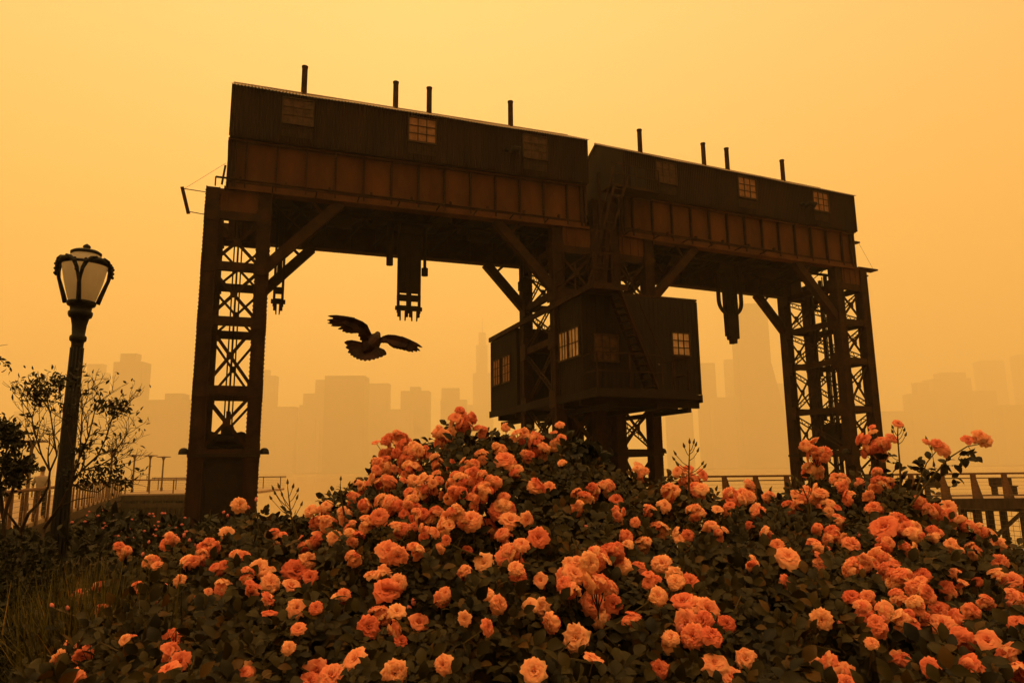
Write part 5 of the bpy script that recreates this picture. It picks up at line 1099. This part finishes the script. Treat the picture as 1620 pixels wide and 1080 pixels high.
def overhang():
    rn = np.random.default_rng(9); d = 4.2; c = px3(-60, 560, d); root = tag(empty('overhanging_branch', tuple(c)), 'leafy twig tip reaching in from the photo edge above the shrubs', 'branch'); m = MB()
    m.tube([px3(-160, 540, d), px3(-60, 552, d), px3(-5, 565, d), px3(14, 580, d)], [.012, .007, .003, .0015], 5); m.tube([px3(-60, 552, d), px3(-10, 548, d), px3(12, 545, d)], [.004, .002, .001], 5)
    m.build('twig', M['bark'], root, tuple(c))
    pts = np.array([px3(x, y, d+rn.uniform(-.03, .03)) for x, y in [(0,567),(4,570),(8,572),(12,576),(16,580),(6,578),(11,582),(17,587),(-4,563),(-8,568),(2,563),(-14,560),(-20,563)]]); k = len(pts)
    leaves('foliage', M['shrubleaf'], root, tuple(c), pts, rn.normal(0, .6, (k, 3))-UPV*0.6+np.array([.4, 0, 0]), rn.normal(0, .5, (k, 3))+UPV*.4-np.array([0, .6, 0]), rn.uniform(.03, .05, k), rn.uniform(0, .5, k), NARROW_V)
shrub_bare(); shrub_leafy(); overhang()
def low_shrub(x0, x1, y0, y1, d0, d1, n, label, name='evergreen_shrub', seed=3, size=(.03, .055), mt='shrubleaf', tpl=NARROW_V):
    rn = np.random.default_rng(seed); c = px3((x0+x1)/2, (y0+y1)/2, (d0+d1)/2); root = tag(empty(name, (c[0], c[1], 0)), label, 'shrub')
    px = rn.uniform(x0, x1, n); top = y0 + (y1-y0)*(0.08*np.sin(px*.05)+.06*np.sin(px*.13+1)+(np.abs(px-(x0+x1)/2)/((x1-x0)/2))**2.4*0.35); f_ = rn.uniform(0, 1, n)**.9; py = top+(y1-top)*f_
    d = d1+(d0-d1)*f_ + rn.exponential(.15, n)+0.1*np.sin(px*.06)*np.sin(py*.05); pos = CAMP+rays(px, py)*d[:, None]; ok = pos[:, 2] > .03; pos = pos[ok]; k = len(pos)
    m = MB()
    for i in range(12):
        q = pos[rn.integers(k)]; m.tube([(c[0]+rn.uniform(-.1, .1), c[1]+rn.uniform(-.1, .1), 0), ((c[0]+q[0])/2, (c[1]+q[1])/2, q[2]*.6), q], [.012, .008, .003], 5)
    m.build('branch', M['bark'], root, (c[0], c[1], 0))
    leaves('foliage', M[mt], root, (c[0], c[1], 0), pos, rn.normal(0, .8, (k, 3))+UPV*.35, unit(rn.normal(0, .5, (k, 3))+UPV*.6-np.array([0, .5, 0])), rn.uniform(*size, k), rn.uniform(0, .7, k), tpl)
low_shrub(-60, 95, 840, 1010, 3.4, 5.0, 4200, 'dark low evergreen shrub at the lower left corner below the leafy shrub', seed=3)
low_shrub(-80, 150, 990, 1150, 2.4, 3.2, 3800, 'dark evergreen shrub at the bottom left corner of the bed', seed=4)
low_shrub(850, 955, 692, 800, 4.3, 4.7, 2600, 'broad-leaved green bush behind the roses at the foot of the middle tower', 'broadleaf_bush', 6, (.05, .09), 'shrubleaf', LEAF_V)

# tall grass and the weedy ground cover behind it
def grass_blades():
    rn = np.random.default_rng(12); n = 4600; V = []; Fq = []; T = []
    for i in range(n):
        px = rn.normal(170, 62); d = rn.uniform(2.7, 5.0); p = px3(px, 900, d); x, y = p[0], p[1]; h = rn.uniform(.8, 1.0)*(1.6-(0.085+rn.uniform(0, .06)**1.0)*d); lean = rn.uniform(0, 6.28); ls = rn.uniform(.05, .38)*h; wd = rn.uniform(.006, .012); tn = rn.random()
        sx, sy = math.cos(lean+1.57)*wd, math.sin(lean+1.57)*wd; b0 = len(V)
        for k in range(6):
            f_ = k/5; ox, oy = math.cos(lean)*ls*f_*f_, math.sin(lean)*ls*f_*f_; z_ = h*(f_-.22*f_**3*(ls/h)*2); q = 1-f_**2*.95
            V += [(x+ox-sx*q, y+oy-sy*q, z_), (x+ox+sx*q, y+oy+sy*q, z_)]; T += [tn, tn]
        Fq += [(b0+2*k, b0+2*k+1, b0+2*k+3, b0+2*k+2) for k in range(5)]
    me = bpy.data.meshes.new('tall_grass'); me.from_pydata(V, [], Fq); me.update(); a = me.attributes.new('tint', 'FLOAT', 'POINT'); a.data.foreach_set('value', np.array(T, np.float32)); me.materials.append(M['grass'])
    o = bpy.data.objects.new('tall_grass', me); COL.objects.link(o); tag(o, 'tall arching grass blades between the lamp and the roses', 'grass', kind='stuff')
grass_blades()
def ground_cover():
    rn = np.random.default_rng(15); n = 9000; px = rn.uniform(-80, 470, n); d = rn.uniform(6.2, 15.5, n); f_ = rn.uniform(0, 1, n)**.6
    top = 832-16*((px > 165) & (px < 300))+14*np.sin(px*.03)+8*np.sin(px*.11); q = CAMP+rays(px, top)*d[:, None]; pos = q.copy(); pos[:, 2] = np.maximum(.02, q[:, 2])*f_; k = n
    o = leaves('ground_cover', M['shrubleaf'], None, (0, 0, 0), pos, rn.normal(0, .7, (k, 3))+UPV*.6, unit(rn.normal(0, .6, (k, 3))+UPV*.6-np.array([0, .4, 0])), rn.uniform(.06, .13, k), rn.uniform(0, .8, k), NARROW_V)
    tag(o, 'rough weedy ground cover between the lamp and the near crane tower', 'ground cover', kind='stuff')
    m = MB()
    for i in range(60):
        px_, d_ = rn.uniform(90, 300), rn.uniform(6.3, 9); q = px3(px_, 806+rn.uniform(0, 44), d_); m.ball(q, (.016, .016, .011), 6, 4)
    o = m.build('wildflowers', M['bud']); tag(o, 'tiny pink flower heads dotted over the weeds at the lamp foot', 'wildflowers', kind='stuff')
ground_cover()


# ------------------------------------------------------------------ haze: one box of even smoke round everything
b = MB(); b.box(-5000, 5000, -320, 4400, WZ-1.0, 668)
hz = b.build('haze', None); tag(hz, kind='stuff')
m = bpy.data.materials.new('wildfire_smoke'); m.use_nodes = True; t = m.node_tree; t.nodes.clear()
o_ = N(t, 'ShaderNodeOutputMaterial'); pv = N(t, 'ShaderNodeVolumePrincipled'); pv.inputs['Color'].default_value = (0.99, 0.94, 0.74, 1); pv.inputs['Density'].default_value = HAZE; pv.inputs['Density Attribute'].default_value = ''; pv.inputs['Anisotropy'].default_value = 0.45
t.links.new(pv.outputs[0], o_.inputs['Volume']); hz.data.materials.append(m)
